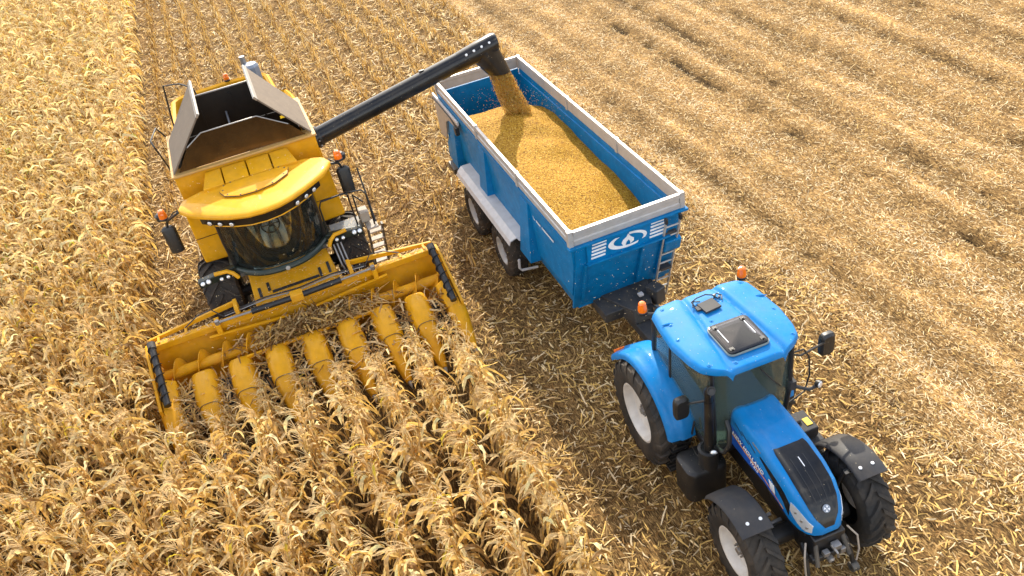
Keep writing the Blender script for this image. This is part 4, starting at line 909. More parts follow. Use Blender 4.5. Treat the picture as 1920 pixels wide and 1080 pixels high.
# front wall: upright sign panel, raked lower part with braces
q = MB(); q.prism([(.0, 2.74), (.0, 2.26), (-.46, .93), (-.51, .93), (-.06, 2.26), (-.06, 2.74)], 'y', -1.08, 1.08); q.build('front_wall', TB, tr, bevel=.006)
q = MB(); q.hexa([(.005, -.86, 2.29), (.005, .80, 2.29), (.05, .80, 2.27), (.05, -.86, 2.27)], [(.005, -.86, 2.70), (.005, .80, 2.70), (.05, .80, 2.70), (.05, -.86, 2.70)]); q.build('sign_panel', TB, tr, bevel=.008)
q = MB(); q.box((.06, .0, 2.725), (.12, 2.44, .05)); q.build('front_flange', TB, tr, bevel=.01)
q = MB(); q.box((.075, -.03, 2.27), (.09, 1.72, .035)); q.build('panel_ledge', TB, tr, bevel=.006)
for y0, w in ((-.9, .05), (.30, .07), (.72, .05)):
    q = MB(); q.hexa([(-.02, y0-w/2, 2.24), (.06, y0-w/2, 2.24), (.06, y0+w/2, 2.24), (-.02, y0+w/2, 2.24)], [(-.40, y0-w/2, 1.10), (-.33, y0-w/2, 1.10), (-.33, y0+w/2, 1.10), (-.40, y0+w/2, 1.10)]); q.build('front_brace', TB, tr, bevel=.005)
q = MB(); q.box((-.05, .92, 1.98), (.16, .36, .3), (0, .3, 0)); q.build('valve_box', TB, tr, bevel=.03)
P = [(.01, 2.755), (.05, 2.755), (.05, 2.86), (.03, 2.875), (.03, 2.965), (.06, 2.98), (.06, ZT), (-.02, ZT), (-.02, 2.98), (.01, 2.965)]
q = MB(); q.prism(P, 'y', -1.085, 1.085); q.build('front_board', M['alu'], tr, bevel=.004)
q = MB(); q.prism([(-L_T-x, z) for x, z in P], 'y', -1.085, 1.085); q.build('rear_board', M['alu'], tr, bevel=.004)
# lettering and emblem on the front: stripes, flame in a swoosh
for y0 in (-.79, .42):
    for k in range(5):
        z = 2.34+.072*k; q = MB(); q.hexa([(.051, y0+.012*k, z), (.051, y0+.29+.012*k, z), (.054, y0+.29+.012*k, z), (.054, y0+.012*k, z)], [(.051, y0+.012*k, z+.04), (.051, y0+.29+.012*k, z+.04), (.054, y0+.29+.012*k, z+.04), (.054, y0+.012*k, z+.04)]); q.build('stripe', M['white'], tr)
def flat(name, poly, mat, x=.0515, t=.003):
    q = MB(); q.prism(poly, 'x', x, x+t); return q.build(name, mat, tr, angle=10)
cy, cz = -.03, 2.49
def ell(a, rx, rz, dx=0, dz=0): return (cy+dx+rx*cos(a), cz+dz+rz*sin(a))
out_ = [ell(a, .40, .155) for a in np.linspace(rad(128), rad(300), 22)]; in_ = [ell(a, .34, .125, .05, .016) for a in np.linspace(rad(300), rad(128), 22)]
flat('emblem', out_+in_, M['white'])
out_ = [ell(a, .40, .155) for a in np.linspace(rad(-28), rad(84), 18)]; in_ = [ell(a, .33, .13, .0, -.02) for a in np.linspace(rad(84), rad(-28), 18)]
flat('emblem', out_+in_, M['white'])
flat('emblem', [(cy-.10, cz-.10), (cy-.13, cz-.03), (cy-.09, cz+.03), (cy-.02, cz+.07), (cy+.02, cz+.13), (cy+.07, cz+.05), (cy+.13, cz+.0), (cy+.12, cz-.06), (cy+.05, cz-.10), (cy+.045, cz-.04), (cy+.02, cz+.0), (cy-.03, cz-.04), (cy-.05, cz-.10)], M['white'])
q = MB(); q.box((-.425, -.72, 1.06), (.012, .20, .10), (0, .33, 0)); q.build('sticker', M['label_orange'], tr)
# faint white lettering on the left flank: too small to read, single marks
for k in range(15):
    x = -1.70+.058*k; h = .055 if k not in (4,) else .0
    if h:
        q = MB(); q.hexa([(x, -1.155, 2.33), (x+.036, -1.155, 2.33), (x+.036, -1.158, 2.33), (x, -1.158, 2.33)], [(x+.01, -1.157, 2.33+h), (x+.046, -1.157, 2.33+h), (x+.046, -1.160, 2.33+h), (x+.01, -1.160, 2.33+h)]); q.build('lettering', M['white'], tr)
q = MB(); q.prism([(-1.86, 2.40), (-1.80, 2.33), (-1.74, 2.345), (-1.80, 2.36)], 'y', -1.160, -1.156); q.build('lettering', M['white'], tr)
# tailgate with its side cheeks and opening gear
q = MB(); q.box((-L_T-.03, 0, 1.83), (.07, 2.2, 1.8)); q.build('tailgate', TB, tr, bevel=.01)
for s in (-1, 1):
    P = [(-6.45, 2.52), (-6.45, 2.30), (-6.70, 2.34), (-7.30, 2.30), (-7.62, 2.12), (-7.75, 1.80), (-7.95, 1.50), (-8.45, 1.45), (-8.50, 1.7), (-8.45, 2.52)]
    q = MB(); q.loft([[(x, s*1.175, z) for x, z in P], [(x, s*1.205, z) for x, z in P]]); q.build('tailgate_cheek', M['dirty'], tr, bevel=.006)
    q = MB(); q.box((-7.42, s*1.20, 2.58), (2.1, .05, .09)); q.build('lift_arm', M['greyguard'], tr, bevel=.01)
    q = MB(); q.tube([(-8.4, s*1.24, 2.54), (-6.9, s*1.24, 2.54), (-6.5, s*1.23, 2.42)], .018, 6); q.box((-6.48, s*1.24, 2.36), (.14, .10, .2)); q.build('latch_rod', M['black'], tr)
    q = MB(); q.prism([(-7.75, 1.75), (-8.1, 1.3), (-8.2, .85), (-8.0, .85), (-7.6, 1.2)], 'y', s*1.05, s*1.17); q.build('rear_bracket', TB, tr, bevel=.01)
q = MB(); q.box((-7.6, -1.22, .82), (.5, .22, .16), (0, .08, 0)); q.build('bumper_step', M['dsteel'], tr, bevel=.02)
# floor, chassis, axles
q = MB(); q.box((-4.25, 0, .93), (7.6, 1.94, .06)); q.build('box_floor', TB, tr)
q = MB(); q.box((-4.2, .42, .78), (7.4, .12, .22)); q.box((-4.2, -.42, .78), (7.4, .12, .22)); q.build('chassis_rail', M['chassis'], tr, bevel=.01)
for x in (-3.55, -5.53):
    q = MB(); q.tube([(x, -1.2, .63), (x, 1.2, .63)], .07, 10); q.build('axle', M['chassis'], tr)
    for s in (-1, 1): make_wheel('wheel', tr, (x, s*1.28, .63), .645, .44, .33, s, 22, M['rubber_dusty'], M['rimgrey'], lug=.02, hub=True)
for s in (-1, 1):
    P = [(-2.70, 1.30), (-2.72, 1.42), (-6.30, 1.42), (-6.42, 1.30)]
    top = [(-2.82, s*1.02), (-2.70, s*1.10), (-2.70, s*1.30), (-6.36, s*1.30), (-6.36, s*1.02)]
    q = MB(); q.loft([[(-2.66, s*1.00, 1.46), (-2.66, s*1.34, 1.46), (-2.72, s*1.47, 1.37), (-2.72, s*1.51, 1.27)], [(-6.40, s*1.00, 1.46), (-6.40, s*1.34, 1.46), (-6.36, s*1.47, 1.37), (-6.36, s*1.51, 1.27)]], closed=False)
    q.loft([[(-2.66, s*1.00, 1.44), (-2.66, s*1.33, 1.44), (-2.72, s*1.455, 1.355), (-2.72, s*1.495, 1.27)], [(-6.40, s*1.00, 1.44), (-6.40, s*1.33, 1.44), (-6.36, s*1.455, 1.355), (-6.36, s*1.495, 1.27)]], closed=False)
    q.hexa([(-2.60, s*1.02, 1.40), (-2.66, s*1.02, 1.46), (-2.66, s*1.34, 1.46), (-2.60, s*1.30, 1.40)], [(-2.61, s*1.02, 1.39), (-2.67, s*1.02, 1.45), (-2.67, s*1.34, 1.45), (-2.61, s*1.30, 1.39)])
    q.build('mudguard', M['greyguard'], tr, angle=15)
    q = MB(); q.tube([(-2.55, s*1.0, .62), (-2.60, s*1.36, .64), (-2.62, s*1.40, .70), (-2.62, s*1.38, .92)], .03, 8); q.build('guard_stay', M['greyguard'], tr)
# drawbar, hitch tower, parking jack, hoses
q = MB(); q.hexa([(-1.6, -.24, .62), (1.95, -.10, .44), (1.95, .10, .44), (-1.6, .24, .62)], [(-1.6, -.24, .86), (1.95, -.10, .62), (1.95, .10, .62), (-1.6, .24, .86)]); o = q.build('drawbar', M['chassis'], tr, bevel=.02)
q = MB(); q.lathe([(.05, -.05), (.10, -.05), (.10, .05), (.05, .05)], (2.05, 0, .53), (0, 0, 1), 16, closed=True); q.build('tow_eye', M['steel'], o)
q = MB(); q.box((-.35, 0, .86), (.9, 1.3, .22)); q.hexa([(-.6, -.55, .74), (.42, -.16, .74), (.42, .26, .74), (-.6, .62, .74)], [(-.6, -.55, 1.02), (.30, -.16, 1.02), (.30, .26, 1.02), (-.6, .62, 1.02)]); q.build('hitch_plate', M['chassis'], tr, bevel=.02)
q = MB(); q.box((.05, .48, 1.0), (.30, .26, .36), (0, 0, .3)); q.build('pump_box', M['chassis'], tr, bevel=.03)
q = MB(); q.box((.04, .16, 1.10), (.10, .10, .05)); q.build('junction_box', M['greyguard'], tr, bevel=.008)
q = MB(); q.tube([(.42, .30, 1.0), (.42, .30, .25)], .055, 12); q.box((.42, .30, .23), (.24, .24, .03)); q.build('parking_jack', M['steel'], tr)
for k in range(4):
    q = MB(); q.tube([(.30, .14+.03*k, 1.02), (.60, .16+.03*k, 1.16-.03*k), (.95, .10+.04*k, .86-.02*k), (1.35, .04+.05*k, .62+.02*k), (1.8, .0+.05*k, .95+.02*k), (2.1, -.05+.06*k, .98)], .014, 6); q.build('hose', M['black'], tr)
# ladder hooked on the front right
LA, LB = Vector((.17, 0, 2.64)), Vector((-.52, 0, .36))
for y0 in (.71, 1.01):
    q = MB(); q.hexa([LA+Vector((-.025, y0-.014, 0)), LA+Vector((.025, y0-.014, 0)), LA+Vector((.025, y0+.014, 0)), LA+Vector((-.025, y0+.014, 0))], [LB+Vector((-.025, y0-.014, 0)), LB+Vector((.025, y0-.014, 0)), LB+Vector((.025, y0+.014, 0)), LB+Vector((-.025, y0+.014, 0))]); o = q.build('ladder_rail', M['alu'], tr, bevel=.004)
    q = MB(); q.box((.18, y0, 2.68), (.075, .05, .12)); q.build('end_cap', M['black'], o, bevel=.01)
for k in range(9):
    p = LA.lerp(LB, .06+.113*k); q = MB(); q.tube([p+Vector((0, .72, 0)), p+Vector((0, 1.0, 0))], .018, 8); q.build('ladder_rung', M['alu'], tr)
q = MB(); q.box((.0, .86, 2.3), (.14, .24, .05)); q.box((-.26, .86, 1.3), (.18, .24, .05)); q.build('ladder_bracket', M['chassis'], tr)

# ------------------------------------------------------------------ corn grain: the heap and the falling stream
def grain_mat():
    m, N, L, b = nodes('corn grain')
    tc = N.new('ShaderNodeTexCoord'); vo = N.new('ShaderNodeTexVoronoi'); vo.inputs['Scale'].default_value = 44; L.new(tc.outputs['Object'], vo.inputs['Vector'])
    cr = N.new('ShaderNodeValToRGB'); sp = N.new('ShaderNodeSeparateColor'); L.new(vo.outputs['Color'], sp.inputs[0]); L.new(sp.outputs[0], cr.inputs[0]); e = cr.color_ramp.elements
    e[0].position = 0; e[0].color = (.11, .045, .007, 1); e[1].position = 1; e[1].color = (.54, .35, .09, 1)
    q = e.new(.12); q.color = (.27, .125, .014, 1); q = e.new(.6); q.color = (.40, .21, .022, 1); q = e.new(.88); q.color = (.48, .265, .032, 1)
    L.new(cr.outputs[0], b.inputs['Base Color']); b.inputs['Roughness'].default_value = .6; b.inputs['Specular IOR Level'].default_value = .06
    bp = N.new('ShaderNodeBump'); bp.inputs['Strength'].default_value = .9; bp.inputs['Distance'].default_value = .012; bp.invert = True; L.new(vo.outputs['Distance'], bp.inputs['Height']); L.new(bp.outputs[0], b.inputs['Normal'])
    return m
M['grain'] = grain_mat()
def heap_z(x, y):
    z = np.interp(x, [-8.1, -7.3, -6.6, -5.8, -4.5, -2.6, -1.6, 0], [1.72, 2.14, 2.54, 2.68, 2.57, 2.50, 2.36, 2.18])
    z = z - .05*y - .27*np.clip(y-.15, 0, 1)**1.25 + .10*np.exp(-((x+5.6)/.55)**2-((y-.15)/.45)**2)
    z = z + .045*np.sin(2.6*x+1.2*y)*np.exp(-((y-.45)/.6)**2) + .055*np.sin(4.6*x-2.4*y+1)*np.exp(-((x+4.4)/1.1)**2-((y-.3)/.5)**2) + .012*np.sin(6*x+3*y)*np.sin(5*y)
    return z
hxs = np.linspace(-8.02, -.06, 260); hys = np.linspace(-1.085, 1.085, 76); HX, HY = np.meshgrid(hxs, hys, indexing='ij')
HZ = heap_z(HX, HY) + rng.normal(0, .0045, HX.shape)
i0 = (np.arange(259)[:, None]*76+np.arange(75)[None, :]).ravel()
hp = link('grain_heap', np_mesh('grain_heap', np.stack([HX.ravel(), HY.ravel(), HZ.ravel()], 1), np.stack([i0, i0+76, i0+77, i0+1], 1), mat=M['grain']))
hp.location = tr.location; hp.rotation_euler = tr.rotation_euler
tag(hp, 'heap of golden corn kernels filling the blue trailer', 'grain', kind='stuff')
def kernels(P, r, C):
    """small pointed kernels: six-cornered double pyramids as quads pairs"""
    n = len(P); base = np.array([(1, 0, 0), (0, 1, 0), (-1, 0, 0), (0, -1, 0), (0, 0, 1.25), (0, 0, -1.25)])
    a = rng.uniform(0, 2*pi, n); b2 = rng.uniform(0, pi, n); V = np.zeros((n, 6, 3))
    for k in range(6):
        x, y, z = base[k]; x1, z1 = x*np.cos(b2)+z*np.sin(b2), -x*np.sin(b2)+z*np.cos(b2)
        V[:, k] = P + np.stack([x1*np.cos(a)-y*np.sin(a), x1*np.sin(a)+y*np.cos(a), z1], 1)*r[:, None]
    i = (np.arange(n)*6)[:, None]
    Q = np.concatenate([i+np.array([[4, 0, 5, 1]]), i+np.array([[4, 1, 5, 2]]), i+np.array([[4, 2, 5, 3]]), i+np.array([[4, 3, 5, 0]])], 0)
    return V.reshape(-1, 3), Q, np.repeat(C, 6, 0)
n = 12000; t = rng.random(n)**.9
sx0, sy0, sz0 = -5.30, 6.04, 3.64            # mouth of the spout
lx1, ly1 = -5.78, .17; ex, ey = .906+lx1*cos(rad(-.46))-ly1*sin(rad(-.46)), 6.029+lx1*sin(rad(-.46))+ly1*cos(rad(-.46)); ez = 2.62
ra = np.sqrt(rng.random(n)); an = rng.uniform(0, 2*pi, n); wx = .18+.06*t; wy = .25+.07*t
edge = 1 + rng.exponential(.035, n)
P = np.stack([sx0+(ex-sx0)*t + .05*np.sin(9*t) + wx*ra*np.cos(an)*edge, sy0+(ey-sy0)*t**1.0 + wy*ra*np.sin(an)*edge, sz0+(ez-sz0)*(t**1.15) ], 1)
Cg = pick(n, [np.array((.94, .66, .17)), np.array((.95, .74, .30)), np.array((.86, .52, .10)), np.array((.6, .30, .05))], [4, 2.4, 2, .3])
n3 = 1100; P3 = np.stack([ex+rng.normal(0, .75, n3), ey+rng.normal(0, .5, n3), 2.55+np.abs(rng.normal(0, .28, n3))], 1)
dx, dy = P3[:, 0]-.906, P3[:, 1]-6.029; keep = (np.abs(dy+dx*.008) < 1.0) & (dx > -7.95) & (P3[:, 2] < 3.15); P3 = P3[keep]
r = np.concatenate([rng.uniform(.007, .012, n), rng.uniform(.005, .009, len(P3))])
V, Q, Cc = kernels(np.concatenate([P, P3]), r, np.concatenate([Cg, pick(len(P3), [np.array((.78, .55, .2)), np.array((.72, .42, .08))], [1, 1])]))
tag(link('falling_grain', np_mesh('falling_grain', V, Q, Cc, M['kernel'])), 'stream of corn kernels pouring from the black spout into the trailer', 'grain', kind='stuff')

# ------------------------------------------------------------------ the tractor (rear axle at local x = 0)
tk = empty('tractor', (3.56+.05*sin(rad(2.756)), 5.85+.05, 0), rad(-2.756))
tag(tk, 'blue four-wheel-drive tractor with white wheels pulling the trailer', 'tractor')
BL = M['blue']; WB = 2.89
for s in (-1, 1):
    make_wheel('wheel', tk, (0, s*.97, .93), .945, .58, .52, s, 20, M['rubber'], M['rim'], lug=.055, dish=.04)
    make_wheel('wheel', tk, (WB-(.13 if s > 0 else 0), s*.93, .735), .75, .47, .385, s, 18, M['rubber'], M['rim'], lug=.05, dish=.05)
# rear fenders
for s in (-1, 1):
    G = []
    for k in range(25):
        a = 158-(158-14)*k/24; f = k/24
        yo = 1.19-.06*f; yi = .60+.10*f
        r = 1.09 + (.10*max(0, (a-140)/18)) ; G_ = []
        for y, dr in ((yi, .0), (yi+.06, .012), ((yi+yo)/2-.05, .02), ((yi+yo)/2+.02, .02), ((yi+yo)/2+.05, -.012), (yo-.10, -.02), (yo-.03, -.035), (yo, -.075), (yo, -.13)):
            G_.append((cos(rad(a))*(r+dr), s*y, .93+sin(rad(a))*(r+dr)))
        G.append(G_)
    q = MB(); q.sheet(G, (0, 0, -.02)); o = q.build('rear_fender', BL, tk, angle=50)
    q = MB(); q.box((-1.02, s*1.02, 1.45), (.05, .2, .09), (0, -.6, 0)); q.build('tail_lamp', M['lens'], o, bevel=.01)
# transmission, engine block, front axle, chassis
q = MB(); q.box((.3, 0, .95), (1.7, .6, .7)); q.box((2.2, 0, .92), (2.0, .44, .5)); q.box((2.55, 0, .62), (1.4, .34, .22)); q.tube([(0, -.75, .93), (0, .75, .93)], .17, 14); q.build('driveline', M['black'], tk, bevel=.04)
q = MB(); q.tube([(WB, -.72, .72), (WB, .72, .72)], [.14, .14], 12); q.lathe([(.001, -.16), (.17, -.14), (.2, 0), (.17, .14), (.001, .16)], (WB, 0, .72), (1, 0, 0), 16); q.box((WB, 0, .85), (.5, .34, .26)); q.build('front_axle', M['black'], tk, bevel=.02)
for s in (-1, 1):
    q = MB(); q.tube([(WB-.16, s*.25, .80), (WB-.16, s*.7, .76)], .035, 8); q.build('steering_cylinder', M['steel'], tk)
# hood surface: half section (t, y/w, dz) swept along x
HS_T = np.array([0, .18, .22, .30, .38, .45, .52, .60, 1.0]); HS_Y = np.array([0, .50, .57, .76, .90, .965, .995, 1.0, 1.03]); HS_Z = np.array([0, 0, .016, .012, -.02, -.065, -.13, -.20, -1.])
HX_ = [1.50, 2.0, 2.45, 2.8, 3.05, 3.22, 3.34, 3.42, 3.46]; HW_ = [.37, .375, .375, .37, .355, .32, .27, .20, .12]
HZT = [2.06, 2.03, 1.98, 1.90, 1.80, 1.68, 1.54, 1.42, 1.33]; HZB = [1.36, 1.38, 1.42, 1.36, 1.26, 1.23, 1.235, 1.25, 1.27]
def hood(x, t, off=0):
    w, zt, zb = np.interp(x, HX_, HW_), np.interp(x, HX_, HZT), np.interp(x, HX_, HZB); a = abs(t); s = 1 if t >= 0 else -1
    y = w*np.interp(a, HS_T, HS_Y); k = min(1, (zt-zb)/.35)
    if a <= .6: z = zt + k*np.interp(a, HS_T, HS_Z)
    else: z = (zt-.20*k) + (zb-(zt-.20*k))*(a-.6)/.4
    return Vector((x, s*y, z))
def hood_n(x, t):
    e = .01; dx = hood(min(x+e, 3.46), t)-hood(x-e, t); dt = hood(x, min(t+e, 1))-hood(x, max(t-e, -1)); n = dx.cross(dt); return n.normalized() if n.length else Vector((0, 0, 1))
xs = np.concatenate([np.linspace(1.50, 3.0, 26), np.linspace(3.04, 3.46, 19)]); ts = np.concatenate([-np.linspace(1, .04, 30), [0], np.linspace(.04, 1, 30)])
q = MB(); q.loft([[hood(x, t) for t in ts] for x in xs]); q.build('hood', BL, tk, angle=28)
def hood_patch(name, mat, x0, x1, t0, t1, off=.006, nx=20, nt=10, thick=.012, bevel=0):
    G = []
    for x in np.linspace(x0, x1, nx):
        a, b2 = t0(x), t1(x); G.append([hood(x, t)+hood_n(x, t)*off for t in np.linspace(a, b2, nt)])
    q = MB(); n = hood_n((x0+x1)/2, (t0(x0)+t1(x1))/2); q.sheet(G, n*-thick); return q.build(name, mat, tk, angle=40, bevel=bevel)
gr = lambda x: np.interp(x, [2.40, 2.5, 3.0, 3.25, 3.38, 3.44], [.235, .265, .285, .285, .26, .16])
q0 = hood_patch('grille', M['gloss'], 2.42, 3.44, lambda x: -gr(x), gr, .009, 30, 14)
for t0_ in (-.10, 0, .10):
    G = [[hood(x, t)+hood_n(x, t)*.0135 for t in (t0_-.006, t0_+.006)] for x in np.linspace(2.62, 3.25, 10)]
    q = MB(); q.sheet(G, .004); q.build('grille_rib', M['black'], q0)
q = MB(); q.box(hood(2.72, .015)+Vector((0, 0, .016)), (.16, .012, .006), (0, .2, 0)); q.build('grille_trim', M['white'], q0)
p = hood(3.30, .02); n = hood_n(3.30, 0)
if n.z < 0: n = -n
q = MB(); q.lathe([(.05, 0), (.058, .02), (.055, .032), (.001, .036)], p, n, 20); o = q.build('emblem', M['bluegrey'], tk)
q = MB(); u = n.cross(Vector((0, 1, 0))).normalized(); w = Vector((0, 1, 0))
for k in range(4):
    a = pi/2*k+.4; q.loft([[p+n*.036+(u*cos(a+da)+w*sin(a+da))*r for da, r in ((-.25, .012), (-.38, .045), (.38, .045), (.25, .012))], [p+n*.039+(u*cos(a+da)+w*sin(a+da))*r for da, r in ((-.25, .012), (-.38, .045), (.38, .045), (.25, .012))]])
q.build('emblem_leaf', M['white'], o)
for s in (-1, 1):
    lo_ = lambda x, s=s: s*np.interp(x, [2.96, 3.12, 3.30, 3.40], [.63, .52, .46, .45]); hi_ = lambda x, s=s: s*np.interp(x, [2.96, 3.12, 3.30, 3.40], [.66, .80, .88, .80])
    o = hood_patch('headlamp', M['lamp'], 3.05, 3.385, lo_, hi_, .008, 14, 8)
    for xx in (3.15, 3.25, 3.33):
        q = MB(); q.lathe([(.001, .012), (.02, .01), (.024, 0)], hood(xx, s*.62)+hood_n(xx, s*.6)*.008, (1, s*.8, .1), 10); q.build('lamp_reflector', M['steel'], o)
    a_ = lambda x, s=s: s*np.interp(x, [2.30, 2.6, 2.9, 3.06], [.575, .565, .58, .66]); b_2 = lambda x, s=s: s*np.interp(x, [2.30, 2.6, 2.9, 3.06], [.60, .70, .80, .93])
    hood_patch('side_grille', M['gloss'], 2.32, 3.04, a_, b_2, .005, 18, 6)
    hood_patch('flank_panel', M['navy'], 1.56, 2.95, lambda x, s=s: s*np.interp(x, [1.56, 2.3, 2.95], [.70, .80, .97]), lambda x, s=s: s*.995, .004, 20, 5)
    for k in range(3):
        x0 = 1.66+.17*k; hood_patch('side_vent', M['black'], x0, x0+.20, lambda x, s=s, x0=x0: s*(.575+.28*(x-x0)), lambda x, s=s, x0=x0: s*(.592+.28*(x-x0)), .004, 8, 3)
    hood_patch('accent_line', M['orange_strip'], 1.56, 2.92, lambda x, s=s: s*(.795+.115*(x-1.56)), lambda x, s=s: s*(.82+.105*(x-1.56)), .007, 20, 3)
    q = MB(); q.box((2.22, s*.372, 1.90), (.20, .012, .02), (0, .14, 0)); q.build('badge_strip', M['steel'], tk)
    # lettering runs along the flank; on the right flank it reads from cab to nose
    rd = (1, 0, -.085) if s < 0 else (-1, 0, .085)
    x0 = 1.58 if s < 0 else 2.52
    z0 = 1.615 if s < 0 else 1.535
    put_text('lettering', 'NEW HOLLAND', .112, M['white'], tk, (x0+(.03 if s < 0 else -.06), s*.393, z0), rd, (0, s*.02, 1), shear=.25, spacing=1.02)
    put_text('model_number', 'T7.210', .075, M['white'], tk, (2.10 if s < 0 else 2.34, s*.394, 1.475), rd, (0, s*.02, 1), shear=.3)
    c = Vector((2.66, s*.392, 1.545)); q = MB()
    for k in range(4):
        a = .35+k*.55; q.prism([(c.x-.085+.03*k, c.z+.075-.005*k), (c.x-.06+.035*k, c.z+.082), (c.x-.01+.032*k, c.z-.075), (c.x-.02+.03*k, c.z-.08)], 'y', c.y, c.y+s*.004)
    q.build('leaf_emblem', M['white'], tk)
# black cowl between hood and cab
q = MB(); sec = []
for x, k in ((1.42, 1.10), (1.54, 1.06)):
    sec.append([(x, p.y*k, p.z+.045 if abs(t) < .6 else p.z) for t in np.linspace(-1, 1, 25) for p in (hood(1.52, t),)])
q.loft(sec, closed=True); q.build('cowl', M['black'], tk, bevel=.01)
q = MB(); q.box((2.55, 0, 1.22), (1.5, .56, .22)); q.loft([[(x_, y_, z_) for y_, z_ in ((-.36*f, 1.30), (.36*f, 1.30), (.30*f, 1.05), (-.30*f, 1.05))] for x_, f in ((2.5, 1), (3.1, .98), (3.38, .62))]); q.build('engine_bay', M['black'], tk, bevel=.03)
# cab: floor, pillars, panes
zf, zr = 1.22, 2.84
q = MB(); q.box((.72, 0, 1.15), (1.6, 1.36, .14)); q.build('cab_floor', M['black'], tk, bevel=.03)
def xw(y, z): return 1.50+.10*(z-zf)/(zr-zf)*0 + .10*(1-(abs(y)/.62)**2.2)
ysw = np.linspace(-.62, .62, 15)
q = MB(); q.sheet([[(xw(y, zf)-.03, y*.93, zf+.1) for y in ysw], [(xw(y, 2), y, 2.0) for y in ysw], [(xw(y, zr)-.03, y*1.02, zr) for y in ysw]], (-.01, 0, 0)); q.build('windscreen', M['glass'], tk)
for s in (-1, 1):
    pil = [('a_pillar', [(1.47, s*.60, zf), (1.515, s*.64, 2.0), (1.48, s*.66, zr)], .032), ('b_pillar', [(.42, s*.72, zf), (.42, s*.78, 2.0), (.45, s*.76, zr)], .028), ('c_pillar', [(-.18, s*.70, 1.55), (-.20, s*.74, 2.1), (-.10, s*.74, zr)], .045)]
    for nm, pts, r in pil:
        q = MB(); q.tube(pts, r, 8); q.build(nm, M['black'], tk)
    q = MB(); q.sheet([[(1.45, s*.605, zf+.05), (.95, s*.69, zf+.02), (.46, s*.72, zf+.02)], [(1.49, s*.645, 2.0), (.96, s*.745, 2.0), (.46, s*.785, 2.0)], [(1.46, s*.665, zr), (.96, s*.74, zr), (.48, s*.765, zr)]], (0, -s*.01, 0)); q.build('door_glass', M['glass'], tk)
    q = MB(); q.sheet([[(.39, s*.725, 1.60), (.1, s*.725, 1.72), (-.15, s*.715, 1.62)], [(.39, s*.785, 2.1), (.1, s*.775, 2.1), (-.17, s*.745, 2.1)], [(.42, s*.765, zr), (.1, s*.76, zr), (-.08, s*.745, zr)]], (0, -s*.01, 0)); q.build('rear_side_glass', M['glass'], tk)
    q = MB(); q.tube([(1.47, s*.60, zf), (.9, s*.68, zf-.02), (.42, s*.71, zf), (.40, s*.72, 1.6), (-.16, s*.71, 1.56)], .025, 6); q.build('door_sill', M['black'], tk)
q = MB(); q.sheet([[(-.19, -.68, 1.6), (-.21, 0, 1.6), (-.19, .68, 1.6)], [(-.12, -.70, zr), (-.14, 0, zr), (-.12, .70, zr)]], (.01, 0, 0)); q.build('rear_window', M['glass'], tk)
q = MB(); q.box((.66, 0, zr+.0), (1.62, 1.44, .06)); q.build('roof_frame', M['black'], tk, bevel=.02)
# cab interior
q = MB(); q.box((.25, 0, 1.62), (.5, .52, .14)); q.box((.0, 0, 2.02), (.14, .5, .72), (0, -.1, 0)); q.box((.25, 0, 1.4), (.36, .36, .34)); q.box((-.03, 0, 2.42), (.1, .26, .16)); q.build('seat', M['seat'], tk, bevel=.05)
q = MB(); q.box((.32, -.42, 1.82), (.56, .16, .12)); q.box((.62, -.44, 2.05), (.04, .22, .18), (0, -.3, .2)); q.box((.2, .5, 1.6), (.7, .22, .5)); q.build('armrest_console', M['cabgrey'], tk, bevel=.03)
q = MB(); q.hexa([(1.16, -.2, 1.25), (1.40, -.2, 1.25), (1.40, .2, 1.25), (1.16, .2, 1.25)], [(1.02, -.14, 1.95), (1.34, -.26, 2.02), (1.34, .26, 2.02), (1.02, .14, 1.95)]); q.build('dashboard', M['cabgrey'], tk, bevel=.04)
cx = Vector((.92, 0, 2.02)); e1 = Vector((.80, 0, .60)).normalized(); e2 = Vector((0, 1, 0)); rp = [cx+(e1*cos(t)+e2*sin(t))*.20 for t in np.linspace(0, 2*pi, 25)]
q = MB(); q.tube(rp, .016, 6); q.tube([rp[0], rp[12]], .012, 6); q.tube([rp[6], rp[18]], .012, 6); q.build('steering_wheel', M['black'], tk)
# roof shell
RXs = [-.14, -.10, 0, .3, .78, 1.2, 1.42, 1.54, 1.62, 1.66]; RHW = [.55, .74, .85, .89, .925, .87, .80, .66, .50, .42]
def roof(x, v):
    hw = np.interp(x, RXs, RHW); y = v*hw; a = abs(y); yc = np.interp(x, [-.1, 1.65], [.27, .43])
    base = 2.995 - .05*np.clip((x-1.0)/.65, 0, 1)**2 - .05*np.clip((.15-x)/.3, 0, 1)**2
    z = base + .018*np.clip((a-yc)/.10, 0, 1) - .032*np.exp(-((a-yc)/.045)**2)
    z -= .055*np.clip((a-yc-.1)/.45, 0, 1)**1.6
    e = np.clip((abs(v)-.90)/.10, 0, 1); z -= .085*(1-np.sqrt(max(0, 1-e*e)))
    ex_ = max(np.clip((x-1.60)/.06, 0, 1), np.clip((-.08-x)/.06, 0, 1)); z -= .07*(1-np.sqrt(max(0, 1-ex_*ex_)))
    return Vector((x, y, z))
xr = np.concatenate([np.linspace(-.14, -.06, 6), np.linspace(-.03, 1.55, 44), np.linspace(1.57, 1.66, 8)]); vr = np.concatenate([-np.linspace(1, .9, 7), np.linspace(-.88, .88, 61), np.linspace(.9, 1, 7)])
A = [[roof(x, v) for v in vr] for x in xr]
q = MB(); nv = len(vr); nu = len(xr); top = [p for r in A for p in r]; bot = [Vector((p.x, p.y*.985, 2.865)) for p in top]; N_ = len(top); fs = []
for i in range(nu-1):
    for j in range(nv-1):
        a = i*nv+j; fs.append((a, a+1, a+nv+1, a+nv)); fs.append((N_+a, N_+a+nv, N_+a+nv+1, N_+a+1))
